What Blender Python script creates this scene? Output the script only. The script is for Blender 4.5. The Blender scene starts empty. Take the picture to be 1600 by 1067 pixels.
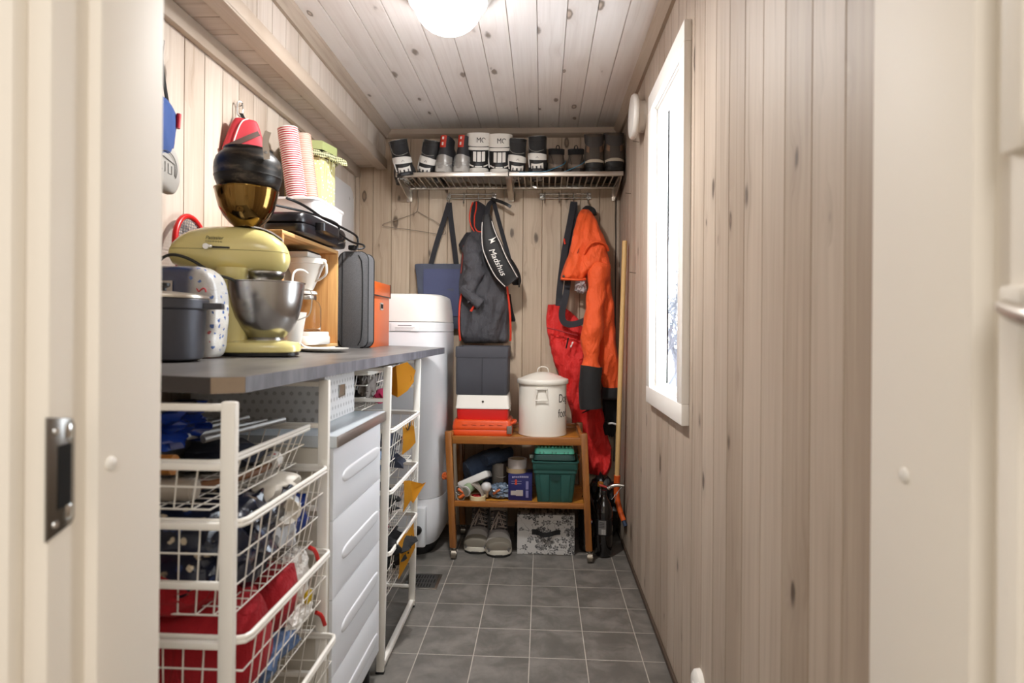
import bpy, bmesh, math, random
from mathutils import Vector, Matrix, noise as mnoise
from math import sin, cos, pi, radians as R
random.seed(7)
S = bpy.context.scene
COL = S.collection
V = Vector

# ------------------------------------------------------------------ objects
def tag(o, label, cat, group=None, kind=None):
    o['label'] = label
    o['category'] = cat
    if group: o['group'] = group
    if kind: o['kind'] = kind
    return o

def thing(name, label, cat, loc=(0, 0, 0), rot=(0, 0, 0), group=None):
    o = bpy.data.objects.new(name, None)
    COL.objects.link(o)
    o.empty_display_size = .05
    o.location = loc
    o.rotation_euler = rot
    return tag(o, label, cat, group)

def structure(name, loc=(0, 0, 0)):
    o = bpy.data.objects.new(name, None)
    COL.objects.link(o)
    o.location = loc
    o['kind'] = 'structure'
    return o

def dup(root, loc=None, rot=None, label=None, name=None):
    """a copy of a thing, of its parts and of their sub-parts"""
    r = root.copy(); COL.objects.link(r)
    if loc is not None: r.location = loc
    if rot is not None: r.rotation_euler = rot
    if label: r['label'] = label
    for ch in list(root.children):
        c = ch.copy(); COL.objects.link(c); c.parent = r
        for g in list(ch.children):
            d = g.copy(); COL.objects.link(d); d.parent = c
    return r

def rotm(rx=0, ry=0, rz=0):
    return Matrix.Rotation(rz, 4, 'Z') @ Matrix.Rotation(ry, 4, 'Y') @ Matrix.Rotation(rx, 4, 'X')

class B:
    """collects shapes and links them as ONE mesh object"""
    def __init__(s): s.bm = bmesh.new()

    def _xf(s, vs, m):
        if m is not None:
            for v in vs: v.co = m @ v.co

    def box(s, c, d, bev=0, seg=2, m=None):
        r = bmesh.ops.create_cube(s.bm, size=1)
        vs = r['verts']
        for v in vs: v.co = V((v.co.x * d[0], v.co.y * d[1], v.co.z * d[2]))
        if bev:
            es = list({e for v in vs for e in v.link_edges})
            g = bmesh.ops.bevel(s.bm, geom=es, offset=bev, segments=seg, profile=.5, affect='EDGES')
            vs = list({v for f in g['faces'] for v in f.verts} | {v for v in vs if v.is_valid})
        for v in vs:
            if m is not None: v.co = m @ v.co
            v.co += V(c)
        return s

    def box2(s, a, b, bev=0, seg=2):
        c = [(a[i] + b[i]) / 2 for i in range(3)]
        return s.box(c, [abs(a[i] - b[i]) for i in range(3)], bev, seg)

    def grid(s, rings, closed=True, cap=True, m=None):
        """skin a list of rings of points"""
        L = [[s.bm.verts.new(m @ V(p) if m is not None else V(p)) for p in r] for r in rings]
        n = len(L[0])
        for i in range(len(L) - 1):
            for j in range(n if closed else n - 1):
                k = (j + 1) % n
                try: s.bm.faces.new((L[i][j], L[i][k], L[i + 1][k], L[i + 1][j]))
                except ValueError: pass
        if cap and closed:
            for r in (L[0][::-1], L[-1]):
                try: s.bm.faces.new(r)
                except ValueError: pass
        return s

    def lathe(s, prof, n=32, c=(0, 0, 0), m=None, cap=True, sx=1, sy=1):
        rings = [[(r * cos(2 * pi * k / n) * sx, r * sin(2 * pi * k / n) * sy, z) for k in range(n)] for r, z in prof]
        M = Matrix.Translation(V(c)) @ (m if m is not None else Matrix())
        return s.grid(rings, True, cap, M)

    def tube(s, pts, r=.004, n=8, closed=False, smooth=0):
        P = [V(p) for p in pts]
        for _ in range(smooth):
            Q = []
            m = len(P)
            for i in range(m if closed else m - 1):
                a, b = P[i], P[(i + 1) % m]
                Q += [a * .75 + b * .25, a * .25 + b * .75]
            if not closed: Q = [P[0]] + Q + [P[-1]]
            P = Q
        rad = r if callable(r) else (lambda t: r)
        N = len(P)
        up = None
        rings = []
        for i in range(N):
            a = P[i - 1] if (i > 0 or closed) else P[0]
            b = P[(i + 1) % N] if (i < N - 1 or closed) else P[-1]
            t = (b - a)
            t = t.normalized() if t.length > 1e-9 else V((0, 0, 1))
            if up is None:
                up = V((0, 0, 1)) if abs(t.z) < .9 else V((1, 0, 0))
            u = (up - t * up.dot(t))
            u = u.normalized() if u.length > 1e-6 else t.orthogonal().normalized()
            up = u
            w = t.cross(u)
            q = rad(i / max(1, N - 1))
            rings.append([P[i] + (u * cos(2 * pi * k / n) + w * sin(2 * pi * k / n)) * q for k in range(n)])
        if closed: rings.append(rings[0])
        return s.grid(rings, True, not closed)

    def cyl(s, a, b, r0, r1=None, n=24):
        r1 = r0 if r1 is None else r1
        return s.tube([a, b], lambda t: r0 + (r1 - r0) * t, n)

    def ribbon(s, pts, w, th, side=(1, 0, 0), smooth=2):
        """flat strap following pts; side = direction of its width"""
        P = [V(p) for p in pts]
        for _ in range(smooth):
            Q = [P[0]]
            for i in range(len(P) - 1):
                Q += [P[i] * .75 + P[i + 1] * .25, P[i] * .25 + P[i + 1] * .75]
            P = Q + [P[-1]]
        rings = []
        N = len(P)
        for i in range(N):
            t = (P[min(N - 1, i + 1)] - P[max(0, i - 1)]).normalized()
            u = V(side) - t * V(side).dot(t)
            u = u.normalized() if u.length > 1e-5 else t.orthogonal().normalized()
            nn = t.cross(u).normalized()
            ww = (w(i / (N - 1)) if callable(w) else w) / 2
            rings.append([P[i] + u * ww + nn * th / 2, P[i] - u * ww + nn * th / 2, P[i] - u * ww - nn * th / 2, P[i] + u * ww - nn * th / 2])
        return s.grid(rings)

    def prism(s, poly, a, b, f, bev=0):
        """poly = 2D outline, extruded from a to b; f(u, v, d) -> point"""
        n = len(poly)
        lo = [s.bm.verts.new(V(f(u, v, a))) for u, v in poly]
        hi = [s.bm.verts.new(V(f(u, v, b))) for u, v in poly]
        fs = [s.bm.faces.new(lo[::-1]), s.bm.faces.new(hi)]
        for i in range(n):
            fs.append(s.bm.faces.new((lo[i], lo[(i + 1) % n], hi[(i + 1) % n], hi[i])))
        if bev:
            es = [e for e in fs[1].edges]
            bmesh.ops.bevel(s.bm, geom=es, offset=bev, segments=2, profile=.5, affect='EDGES')
        return s

    def rbox(s, c, hx, hy, prof, e=4, n=48, m=None):
        """upright body with a super-elliptic plan; prof = [(scale, z)]"""
        def pt(t, k):
            ct, st = cos(t), sin(t)
            return (hx * k * math.copysign(abs(ct) ** (2 / e), ct), hy * k * math.copysign(abs(st) ** (2 / e), st))
        rings = []
        for k, z in prof:
            rings.append([V((*pt(2 * pi * j / n, k), z)) for j in range(n)])
        M = Matrix.Translation(V(c)) @ (m if m is not None else Matrix())
        return s.grid(rings, True, True, M)

    def cloth(s, rows, n=56, sub=6, amp=.012, fx=14, fz=5, seed=0, e=2.6, back=.5, ca=None):
        """hanging or stuffed fabric: rows = (z, x0, x1, depth, ycentre), skinned and creased"""
        R_ = []
        for i in range(len(rows) - 1):
            a, b = rows[i], rows[i + 1]
            p0 = rows[max(0, i - 1)]; p3 = rows[min(len(rows) - 1, i + 2)]
            for k in range(sub):
                t = k / sub
                R_.append([.5 * (2 * a[j] + (b[j] - p0[j]) * t + (2 * p0[j] - 5 * a[j] + 4 * b[j] - p3[j]) * t * t + (3 * a[j] - p0[j] - 3 * b[j] + p3[j]) * t ** 3) for j in range(5)])
        R_.append(list(rows[-1]))
        rings = []
        N = len(R_)
        for i, (z, x0, x1, d, yc) in enumerate(R_):
            xc, hw = (x0 + x1) / 2, max(.002, (x1 - x0) / 2)
            ring = []
            fade = min(1, i / 3, (N - 1 - i) / 2 + .25)
            for j in range(n):
                t = 2 * pi * j / n
                ct, st = cos(t), sin(t)
                x = xc + hw * math.copysign(abs(ct) ** (2 / e), ct)
                y = d / 2 * math.copysign(abs(st) ** (2 / e), st)
                q = mnoise.noise(V((x * fx + z * (ca or 0), z * fz + seed * 7.3, seed + y * 3)))
                q += .45 * mnoise.noise(V((x * fx * 2.3 - z * 6 + z * (ca or 0), z * fz * 2.6 + seed, seed * 3.1)))
                q = -abs(q) * 1.6 + .35
                w = amp * fade * q
                yy = yc + y - w if st < 0 else yc + y * back
                ring.append((x + w * .35 * ct, yy, z + .3 * w * sin(x * 60)))
            rings.append(ring)
        return s.grid(rings)

    def build(s, name, mt, parent=None, world=True, smooth=True, angle=40, keep=False, noise_=0, nf=20, solid=0):
        bm = s.bm
        bmesh.ops.recalc_face_normals(bm, faces=bm.faces)
        me = bpy.data.meshes.new(name)
        o = bpy.data.objects.new(name, me)
        COL.objects.link(o)
        if noise_:
            for v in bm.verts:
                v.co += V((mnoise.noise(v.co * nf), mnoise.noise(v.co * nf + V((9, 3, 1))), mnoise.noise(v.co * nf + V((4, 7, 5))))) * noise_
        if parent is not None:
            o.parent = parent
            if world:
                M = Matrix()
                p = parent
                while p is not None:
                    M = p.matrix_basis @ M
                    p = p.parent
                bm.transform(M.inverted())
        elif not keep:
            c = [[v.co[i] for v in bm.verts] for i in range(3)]
            k = V(((min(c[0]) + max(c[0])) / 2, (min(c[1]) + max(c[1])) / 2, min(c[2])))
            bm.transform(Matrix.Translation(-k))
            o.location = k
        bm.to_mesh(me); bm.free()
        if smooth:
            me.polygons.foreach_set('use_smooth', [True] * len(me.polygons))
            me.set_sharp_from_angle(angle=R(angle))
        me.materials.append(mt)
        return o

def text(name, body, size, M, mt, parent, ext=.0004, bend=None, shear=0, sx=1, world=True, spacing=1, xo=0):
    cu = bpy.data.curves.new(name, 'FONT')
    cu.body = body; cu.size = size; cu.extrude = ext; cu.align_x = 'CENTER'; cu.align_y = 'CENTER'
    cu.shear = shear; cu.space_character = spacing
    t = bpy.data.objects.new('tmp', cu); COL.objects.link(t)
    dg = bpy.context.evaluated_depsgraph_get()
    me0 = bpy.data.meshes.new_from_object(t.evaluated_get(dg))
    bpy.data.objects.remove(t)
    bm = bmesh.new(); bm.from_mesh(me0)
    b = B(); b.bm.free(); b.bm = bm
    for v in bm.verts:
        v.co.x = v.co.x * sx + xo
        if bend:                     # wrap round a cylinder of radius bend about the local vertical
            a = v.co.x / bend
            v.co = V((sin(a) * (bend + v.co.z), v.co.y, cos(a) * (bend + v.co.z) - bend))
    bm.transform(M)
    return b.build(name, mt, parent, world=world, smooth=False)

def mark(pts, r=.001, n=5):
    return B().tube(pts, r, n)

# ------------------------------------------------------------------ materials
def lin(h):
    if isinstance(h, str):
        h = h.lstrip('#'); c = [int(h[i:i + 2], 16) / 255 for i in (0, 2, 4)]
    else: c = h
    return [x / 12.92 if x <= .04045 else ((x + .055) / 1.055) ** 2.4 for x in c] + [1]

class N:
    """tiny node-tree writer"""
    def __init__(s, name):
        s.m = bpy.data.materials.new(name); s.m.use_nodes = True
        s.t = s.m.node_tree
        s.b = s.t.nodes['Principled BSDF']
        s.out = s.t.nodes['Material Output']
    def n(s, ty, **k):
        x = s.t.nodes.new(ty)
        for a, v in k.items(): setattr(x, a, v)
        return x
    def l(s, a, b): s.t.links.new(a, b)
    def val(s, sock, v):
        if hasattr(v, 'is_output'): s.l(v, sock)
        else: sock.default_value = v
    def math(s, op, a, b=0, c=0, clamp=False):
        x = s.n('ShaderNodeMath', operation=op, use_clamp=clamp)
        for i, v in enumerate((a, b, c)): s.val(x.inputs[i], v)
        return x.outputs[0]
    def step(s, a, lo, hi):
        x = s.n('ShaderNodeMapRange', interpolation_type='SMOOTHSTEP')
        s.val(x.inputs[0], a); x.inputs[1].default_value = lo; x.inputs[2].default_value = hi
        x.inputs[3].default_value = 0; x.inputs[4].default_value = 1
        return x.outputs[0]
    def mix(s, f, a, b, mode='MIX'):
        x = s.n('ShaderNodeMix', data_type='RGBA', blend_type=mode)
        s.val(x.inputs['Factor'], f)
        s.val(x.inputs[6], a); s.val(x.inputs[7], b)
        return x.outputs[2]
    def noise(s, vec, scale=5, detail=3, rough=.5, dist=0):
        x = s.n('ShaderNodeTexNoise'); x.inputs['Scale'].default_value = scale; x.inputs['Detail'].default_value = detail
        x.inputs['Roughness'].default_value = rough; x.inputs['Distortion'].default_value = dist
        if vec is not None: s.l(vec, x.inputs['Vector'])
        return x.outputs['Fac']
    def voro(s, vec, scale=5, feature='F1', rnd=1):
        x = s.n('ShaderNodeTexVoronoi', feature=feature); x.inputs['Scale'].default_value = scale
        x.inputs['Randomness'].default_value = rnd
        if vec is not None: s.l(vec, x.inputs['Vector'])
        return x
    def wn(s, a):
        x = s.n('ShaderNodeTexWhiteNoise', noise_dimensions='1D'); s.val(x.inputs['W'], a)
        return x.outputs['Value']
    def obj(s): return s.n('ShaderNodeTexCoord').outputs['Object']
    def sep(s, v):
        x = s.n('ShaderNodeSeparateXYZ'); s.l(v, x.inputs[0]); return x.outputs
    def comb(s, x, y, z=0):
        c = s.n('ShaderNodeCombineXYZ')
        for i, v in enumerate((x, y, z)): s.val(c.inputs[i], v)
        return c.outputs[0]
    def bump(s, h, strength=.3, dist=.002):
        x = s.n('ShaderNodeBump'); x.inputs['Strength'].default_value = strength; x.inputs['Distance'].default_value = dist
        s.l(h, x.inputs['Height']); s.l(x.outputs[0], s.b.inputs['Normal'])
    def set(s, **k):
        for a, v in k.items(): s.val(s.b.inputs[a.replace('_', ' ')], v)
        return s

_M = {}
def mat(name, col, rough=.5, metal=0, var=0, vs=8, bump=0, bs=60, bd=.001, coat=0, trans=0, ior=1.45, emit=0, sheen=0, alpha=1, col2=None, lo=.45, hi=.6):
    if name in _M: return _M[name]
    x = N(name)
    c = lin(col)
    x.set(Roughness=rough, Metallic=metal, IOR=ior)
    x.b.inputs['Base Color'].default_value = c
    co = x.obj() if (var or bump or col2) else None
    if col2:
        f = x.step(x.noise(co, vs, 4, .6), lo, hi)
        x.l(x.mix(f, c, lin(col2)), x.b.inputs['Base Color'])
    elif var:
        f = x.noise(co, vs, 5, .6)
        d = [max(0, q * (1 - var)) for q in c[:3]] + [1]; e = [min(1, q * (1 + var)) for q in c[:3]] + [1]
        x.l(x.mix(f, d, e), x.b.inputs['Base Color'])
    if bump: x.bump(x.noise(co, bs, 4, .6), bump, bd)
    if coat: x.set(Coat_Weight=coat, Coat_Roughness=.12)
    if trans: x.set(Transmission_Weight=trans)
    if sheen: x.set(Sheen_Weight=sheen)
    if alpha < 1: x.set(Alpha=alpha)
    if emit:
        x.b.inputs['Emission Color'].default_value = c; x.set(Emission_Strength=emit)
    _M[name] = x.m
    return x.m

def cloth_mat(name, col, rough=.85, weave=900, var=.12, crease=.25, sheen=.05, folds=0):
    """fabric: fine weave, soft large creases, slightly uneven dye"""
    if name in _M: return _M[name]
    x = N(name); c = lin(col)
    co = x.obj()
    f = x.noise(co, 6, 4, .6)
    x.l(x.mix(f, [q * (1 - var) for q in c[:3]] + [1], [min(1, q * (1 + var)) for q in c[:3]] + [1]), x.b.inputs['Base Color'])
    h = x.math('ADD', x.math('MULTIPLY', x.noise(co, 26, 3, .55, .6), crease * 4), x.math('MULTIPLY', x.noise(co, weave, 1), .25))
    x.set(Roughness=rough, Sheen_Weight=sheen)
    if folds:
        q = x.sep(co)
        fv = x.comb(x.math('MULTIPLY', q[0], 1.5), q[1], x.math('MULTIPLY', q[2], .7))
        rid = x.math('ABSOLUTE', x.math('SUBTRACT', x.noise(fv, 11, 3, .5, 1.6), .5))
        h = x.math('ADD', x.math('MULTIPLY', h, .3), x.math('MULTIPLY', rid, folds))
        x.bump(h, .8, .02)
    else: x.bump(h, .35, .004)
    _M[name] = x.m
    return x.m

def plank_mat(name, ai, li, w, off, base='#bba894', light='#cfbfae', dark='#a4907c', knot='#7f6a58', kden=.5, rough=.55, glaze=1):
    """stained pine boards: ai / li = axis across / along the boards"""
    x = N(name)
    co = x.sep(x.obj())
    a, b = co[ai], co[li]
    k = x.math('FLOOR', x.math('DIVIDE', x.math('SUBTRACT', a, off), w))
    r = x.wn(k)
    r2 = x.wn(x.math('ADD', k, 51.7))
    # knots: a few ellipses on every board
    kv = x.comb(x.math('ADD', x.math('MULTIPLY', a, 1 / (w * .75)), x.math('MULTIPLY', r, 31)), x.math('ADD', x.math('MULTIPLY', b, 5.2), x.math('MULTIPLY', r2, 57)))
    vo = x.voro(kv, 1, 'F1', .85)
    wob = x.noise(x.comb(x.math('MULTIPLY', a, 60), x.math('MULTIPLY', b, 25), k), 1, 2)
    d = x.math('ADD', vo.outputs['Distance'], x.math('MULTIPLY', x.math('SUBTRACT', wob, .5), .1))
    vc = x.sep(vo.outputs['Color'])
    on = x.math('GREATER_THAN', vc[0], 1 - kden * .55)
    size = x.math('ADD', x.math('MULTIPLY', vc[1], .15), .065)
    rel = x.math('DIVIDE', d, size)
    kn = x.math('MULTIPLY', x.math('SUBTRACT', 1, x.step(rel, .7, 1.1)), on)
    rim = x.math('MULTIPLY', x.math('MULTIPLY', x.step(rel, .45, .85), x.math('SUBTRACT', 1, x.step(rel, .95, 1.35))), on)
    pull = x.math('MULTIPLY', x.math('SUBTRACT', 1, x.step(rel, .8, 3.2)), on)
    # grain, bending round the knots
    ga = x.math('ADD', x.math('MULTIPLY', a, 1), x.math('MULTIPLY', pull, .02))
    gv = x.comb(x.math('ADD', x.math('MULTIPLY', ga, 55), x.math('MULTIPLY', r, 40)), x.math('ADD', x.math('MULTIPLY', b, 1.6), x.math('MULTIPLY', r2, 20)), x.math('MULTIPLY', k, 3.3))
    g1 = x.noise(gv, 1, 4, .6, .7)
    gv2 = x.comb(x.math('MULTIPLY', ga, 260), x.math('MULTIPLY', b, 5), k)
    g2 = x.noise(gv2, 1, 2, .6)
    big = x.noise(x.comb(x.math('MULTIPLY', a, 9), x.math('MULTIPLY', b, 1.3), r), 1, 2)
    t = x.math('ADD', x.math('MULTIPLY', g1, .75), x.math('ADD', x.math('MULTIPLY', g2, .15), x.math('ADD', x.math('MULTIPLY', x.math('SUBTRACT', r, .5), .34), x.math('MULTIPLY', x.math('SUBTRACT', big, .5), .5))))
    c = x.mix(x.step(t, .2, .75), lin(dark), lin(light))
    c = x.mix(x.math('MULTIPLY', x.step(g1, .3, .45), .45), c, lin(base))
    c = x.mix(x.math('MULTIPLY', pull, .16), c, lin(knot))
    c = x.mix(x.math('MULTIPLY', kn, .72), c, lin(knot))
    c = x.mix(x.math('MULTIPLY', rim, .75), c, lin([q * .62 for q in [int(knot.lstrip('#')[i:i + 2], 16) / 255 for i in (0, 2, 4)]]))
    tint = x.mix(x.math('MULTIPLY', r2, .3), [1, 1, 1, 1], [.98, .96, .94, 1], 'MIX')
    c = x.mix(1.0, c, tint, 'MULTIPLY')
    x.l(c, x.b.inputs['Base Color'])
    x.set(Roughness=rough)
    x.bump(x.math('ADD', g1, x.math('MULTIPLY', g2, .4)), .12, .001)
    return x.m

def timber(name, c1, c2, ai=0, li=2, sc=40, rough=.4, coat=0):
    """plain solid wood with long grain along axis li"""
    if name in _M: return _M[name]
    x = N(name)
    co = x.sep(x.obj())
    oth = [i for i in range(3) if i != li]
    gv = x.comb(x.math('MULTIPLY', co[oth[0]], sc), x.math('MULTIPLY', co[oth[1]], sc), x.math('MULTIPLY', co[li], sc / 14))
    g = x.noise(gv, 1, 4, .6, .8)
    g2 = x.noise(x.comb(x.math('MULTIPLY', co[oth[0]], sc * 6), x.math('MULTIPLY', co[oth[1]], sc * 6), x.math('MULTIPLY', co[li], sc / 4)), 1, 2)
    x.l(x.mix(x.step(x.math('ADD', x.math('MULTIPLY', g, .8), x.math('MULTIPLY', g2, .2)), .3, .7), lin(c1), lin(c2)), x.b.inputs['Base Color'])
    x.set(Roughness=rough)
    if coat: x.set(Coat_Weight=coat, Coat_Roughness=.2)
    x.bump(g2, .1, .0006)
    _M[name] = x.m
    return x.m

WHITE = mat('white paint', '#e9e5de', .38)
WIRE = mat('white coated steel', '#e6e2da', .35)
STEEL = mat('brushed steel', '#b9b6b1', .28, 1, bump=.05, bs=200)
CHROME = mat('chrome', '#d8d8d6', .12, 1)
ALU = mat('aluminium', '#c9c2b9', .34, 1)
BLACK = mat('black plastic', '#141414', .38)
BLACKCLOTH = cloth_mat('black cloth', '#101012', .9, sheen=0)
DARK = mat('dark void', '#0b0b0c', .8)
LAMP, LAMPW, HALLW, WINW, EXPO = 20.0, 17.0, 31.0, 8.0, 0.5
# ------------------------------------------------------------------ the room
XL, XR, YB, YF, ZC = -1.12, .45, 3.56, .80, 2.345
PW = .1125

def panel(name, f, u0, u1, v0, v1, off, mt, hole=None, w=PW, dep=.0075, g=.0024):
    """boards with real V-grooves; u across the boards, v along, f(u, v, d) -> point"""
    b = B(); bm = b.bm
    us = [(u0, 0), (u1, 0)]
    k = math.ceil((u0 - off) / w)
    while off + k * w < u1:
        q = off + k * w
        if u0 + .004 < q < u1 - .004: us += [(q - g, 0), (q, -dep), (q + g, 0)]
        k += 1
    if hole: us += [(hole[0], 0), (hole[1], 0)]
    us = sorted(us)
    for i in range(len(us) - 1):
        (a, da), (c, dc) = us[i], us[i + 1]
        if c - a < 1e-6: continue
        spans = [(v0, v1)]
        if hole and a >= hole[0] - 1e-6 and c <= hole[1] + 1e-6: spans = [(v0, hole[2]), (hole[3], v1)]
        for s0, s1 in spans:
            bm.faces.new([bm.verts.new(V(f(*p))) for p in ((a, s0, da), (c, s0, dc), (c, s1, dc), (a, s1, da))])
    bmesh.ops.remove_doubles(bm, verts=bm.verts, dist=1e-5)
    o = b.build(name, mt, keep=True, smooth=False)
    o['kind'] = 'structure'
    return o

WIN = (1.925, 2.425, .945, 2.045)      # opening in the right-hand wall: y0, y1, z0, z1
offR, offB, offL, offC = .9297 - .008, -.905, 1.71, -.028
panel('wall_left', lambda u, v, d: (XL + d, u, v), YF, YB, 0, ZC, offL, plank_mat('pine boards left', 1, 2, PW, offL, base='#c6b7a7', light='#d8cbbd', dark='#ae9b88', knot='#7d6652', kden=.9))
panel('wall_right', lambda u, v, d: (XR - d, u, v), YF, YB, 0, ZC, offR, plank_mat('pine boards right', 1, 2, PW, offR, base='#b2a190', light='#c5b6a6', dark='#998775', knot='#6b5442', kden=.7), hole=WIN)
panel('wall_back', lambda u, v, d: (u, YB - d, v), XL, XR, 0, ZC, offB, plank_mat('pine boards back', 0, 2, PW, offB, base='#bda992', light='#cfbda6', dark='#a08a73', knot='#6e5742', kden=1.0))
panel('ceiling', lambda u, v, d: (u, v, ZC - d), XL, XR, YF, YB, offC, plank_mat('pine boards ceiling', 0, 1, PW, offC, base='#e5ded8', light='#efe9e4', dark='#d8cfc8', knot='#ac9783', kden=.9))

def struct(name, b, mt, **k):
    o = b.build(name, mt, keep=True, **k); o['kind'] = 'structure'; return o

TRIM = plank_mat('pine trim along', 0, 1, .3, 0, base='#b5a492', light='#c3b3a2', dark='#a18f7d', kden=.0)
TRIMX = plank_mat('pine trim across', 1, 0, .3, 0, base='#b5a492', light='#c3b3a2', dark='#a18f7d', kden=.0)
TRIMZ = plank_mat('pine trim upright', 0, 2, .3, 0, base='#b5a492', light='#c3b3a2', dark='#a18f7d', kden=.0)
XS, ZS = -.945, 2.13       # boxed-in pipe run along the left wall
o = panel('trim_1', lambda u, v, d: (XS + d, u, v), YF, YB, ZS, ZC, offL, plank_mat('pine boards box side', 1, 2, PW, offL + .03, base='#d0c2b3', light='#ded2c5', dark='#bdad9c', kden=.3))
o = panel('trim_2', lambda u, v, d: (v, u, ZS - d), YF, YB, XL, XS, offL, plank_mat('pine boards box underside', 1, 0, PW, offL, base='#c0b1a1', light='#d0c2b3', dark='#aa9988', kden=.3))
struct('trim_3', B().box2((XS - .05, YF, ZS - .014), (XS + .012, YB, ZS), .004).box2((XS, YF, ZS - .013), (XS + .012, YB, ZS + .045), .004), plank_mat('pine corner strip', 0, 1, .4, -.2, base='#c2b19e', light='#cfbfae', dark='#b3a18e', kden=0))
struct('trim_4', B().box2((XL, YF, ZS - .062), (XL + .026, YB, ZS), .006), TRIM)
struct('trim_5', B().prism([(0, 0), (.042, 0), (.042, -.012), (.014, -.046), (0, -.046)], YF, YB, lambda u, v, d: (XS + u, d, ZC + v)), TRIM)
struct('trim_6', B().prism([(0, 0), (.042, 0), (.042, -.012), (.014, -.046), (0, -.046)], YF, YB, lambda u, v, d: (XR - u, d, ZC + v)), TRIM)
struct('trim_7', B().prism([(0, 0), (.04, 0), (.04, -.03), (.016, -.046), (0, -.046)], XS, XR, lambda u, v, d: (d, YB - u, ZC + v)), TRIMX)
struct('trim_8', B().box2((XL, YB - .024, 0), (XL + .024, YB, ZS - .06), .006), TRIMZ)
struct('trim_9', B().box2((XR - .022, YB - .022, 0), (XR, YB, ZC - .046), .006), TRIMZ)
struct('baseboard_right', B().box2((XR - .010, YF, 0), (XR, YB, .022), .003), mat('dark wood edge', '#4d3f34', .6))

# ---- floor: 20 cm grey stone-look tiles with pale joints
def tile_mat():
    x = N('grey floor tiles')
    co = x.obj()
    s = x.sep(co)
    T = .2
    u = x.math('DIVIDE', x.math('SUBTRACT', s[0], -.0365), T); v = x.math('DIVIDE', x.math('SUBTRACT', s[1], 2.1375), T)
    fu, fv = x.math('FRACT', u), x.math('FRACT', v)
    e = x.math('MINIMUM', x.math('MINIMUM', fu, x.math('SUBTRACT', 1, fu)), x.math('MINIMUM', fv, x.math('SUBTRACT', 1, fv)))
    joint = x.math('SUBTRACT', 1, x.step(e, .0065, .0105))
    r = x.wn(x.math('ADD', x.math('FLOOR', u), x.math('MULTIPLY', x.math('FLOOR', v), 17.31)))
    off = x.n('ShaderNodeVectorMath', operation='ADD'); x.l(co, off.inputs[0]); x.l(x.comb(x.math('MULTIPLY', r, 9), x.math('MULTIPLY', r, 23)), off.inputs[1])
    n1 = x.noise(off.outputs[0], 9, 6, .62, .4)
    n2 = x.noise(off.outputs[0], 60, 4, .6)
    c = x.mix(x.step(n1, .33, .7), lin('#5a5752'), lin('#7c7771'))
    c = x.mix(x.math('MULTIPLY', n2, .3), c, lin('#635e57'))
    c = x.mix(x.math('MULTIPLY', x.math('SUBTRACT', r, .5), .25, clamp=True), c, lin('#5a5754'))
    gj = x.mix(x.noise(co, 14, 3), lin('#8f877d'), lin('#b9b2a8'))
    x.l(x.mix(joint, c, gj), x.b.inputs['Base Color'])
    x.l(x.math('ADD', x.math('MULTIPLY', n1, .25), .34), x.b.inputs['Roughness'])
    x.bump(x.math('SUBTRACT', x.math('MULTIPLY', n2, .2), x.math('MULTIPLY', joint, 1)), .35, .0012)
    return x.m
struct('floor', B().box2((XL - .1, YF - .25, -.05), (XR + .1, YB + .1, 0)), tile_mat(), smooth=False)
# the house shell outside the boards
SHELL = mat('outer wall', '#8a8580', .8)
ya, yb, za, zb = WIN
struct('wall_outer_right', B().box2((XR + .012, YF, 0), (XR + .052, ya, 2.5)).box2((XR + .012, yb, 0), (XR + .052, YB + .2, 2.5)).box2((XR + .012, ya, 0), (XR + .052, yb, za)).box2((XR + .012, ya, zb), (XR + .052, yb, 2.5)), SHELL, smooth=False)
struct('wall_outer_left', B().box2((XL - .13, YF, 0), (XL - .012, YB + .2, 2.5)), SHELL, smooth=False)
struct('wall_outer_back', B().box2((XL - .012, YB + .012, 0), (XR + .012, YB + .13, 2.5)), SHELL, smooth=False)
struct('ceiling.002', B().box2((XL - .13, YF, ZC + .012), (XR + .052, YB + .2, 2.5)), SHELL, smooth=False)

# ---- hall behind the doorway (the camera stands in it)
HALL = mat('hall paint', '#e4ded4', .6)
struct('floor.001', B().box2((-1.5, -2.6, -.06), (1.5, YF - .25, -.004)), mat('pale hall floor', '#b9b2a8', .5))
struct('wall_hall_left', B().box2((-1.56, -2.66, -.06), (-1.5, .8, 2.46)), HALL)
struct('wall_hall_right', B().box2((1.5, -2.66, -.06), (1.56, .8, 2.46)), HALL)
struct('wall_hall_back', B().box2((-1.5, -2.66, -.06), (1.5, -2.6, 2.46)), HALL)
struct('ceiling.001', B().box2((-1.5, -2.6, 2.4), (1.5, .83, 2.46)), HALL)
# wall between hall and store room, with the doorway
FW = B()
FW.box2((-1.5, .642, -.06), (-.575, .80, 2.4)); FW.box2((.485, .642, -.06), (1.5, .80, 2.4)); FW.box2((-.575, .642, 2.11), (.485, .80, 2.4))
struct('wall_front', FW, HALL, smooth=False)

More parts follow.
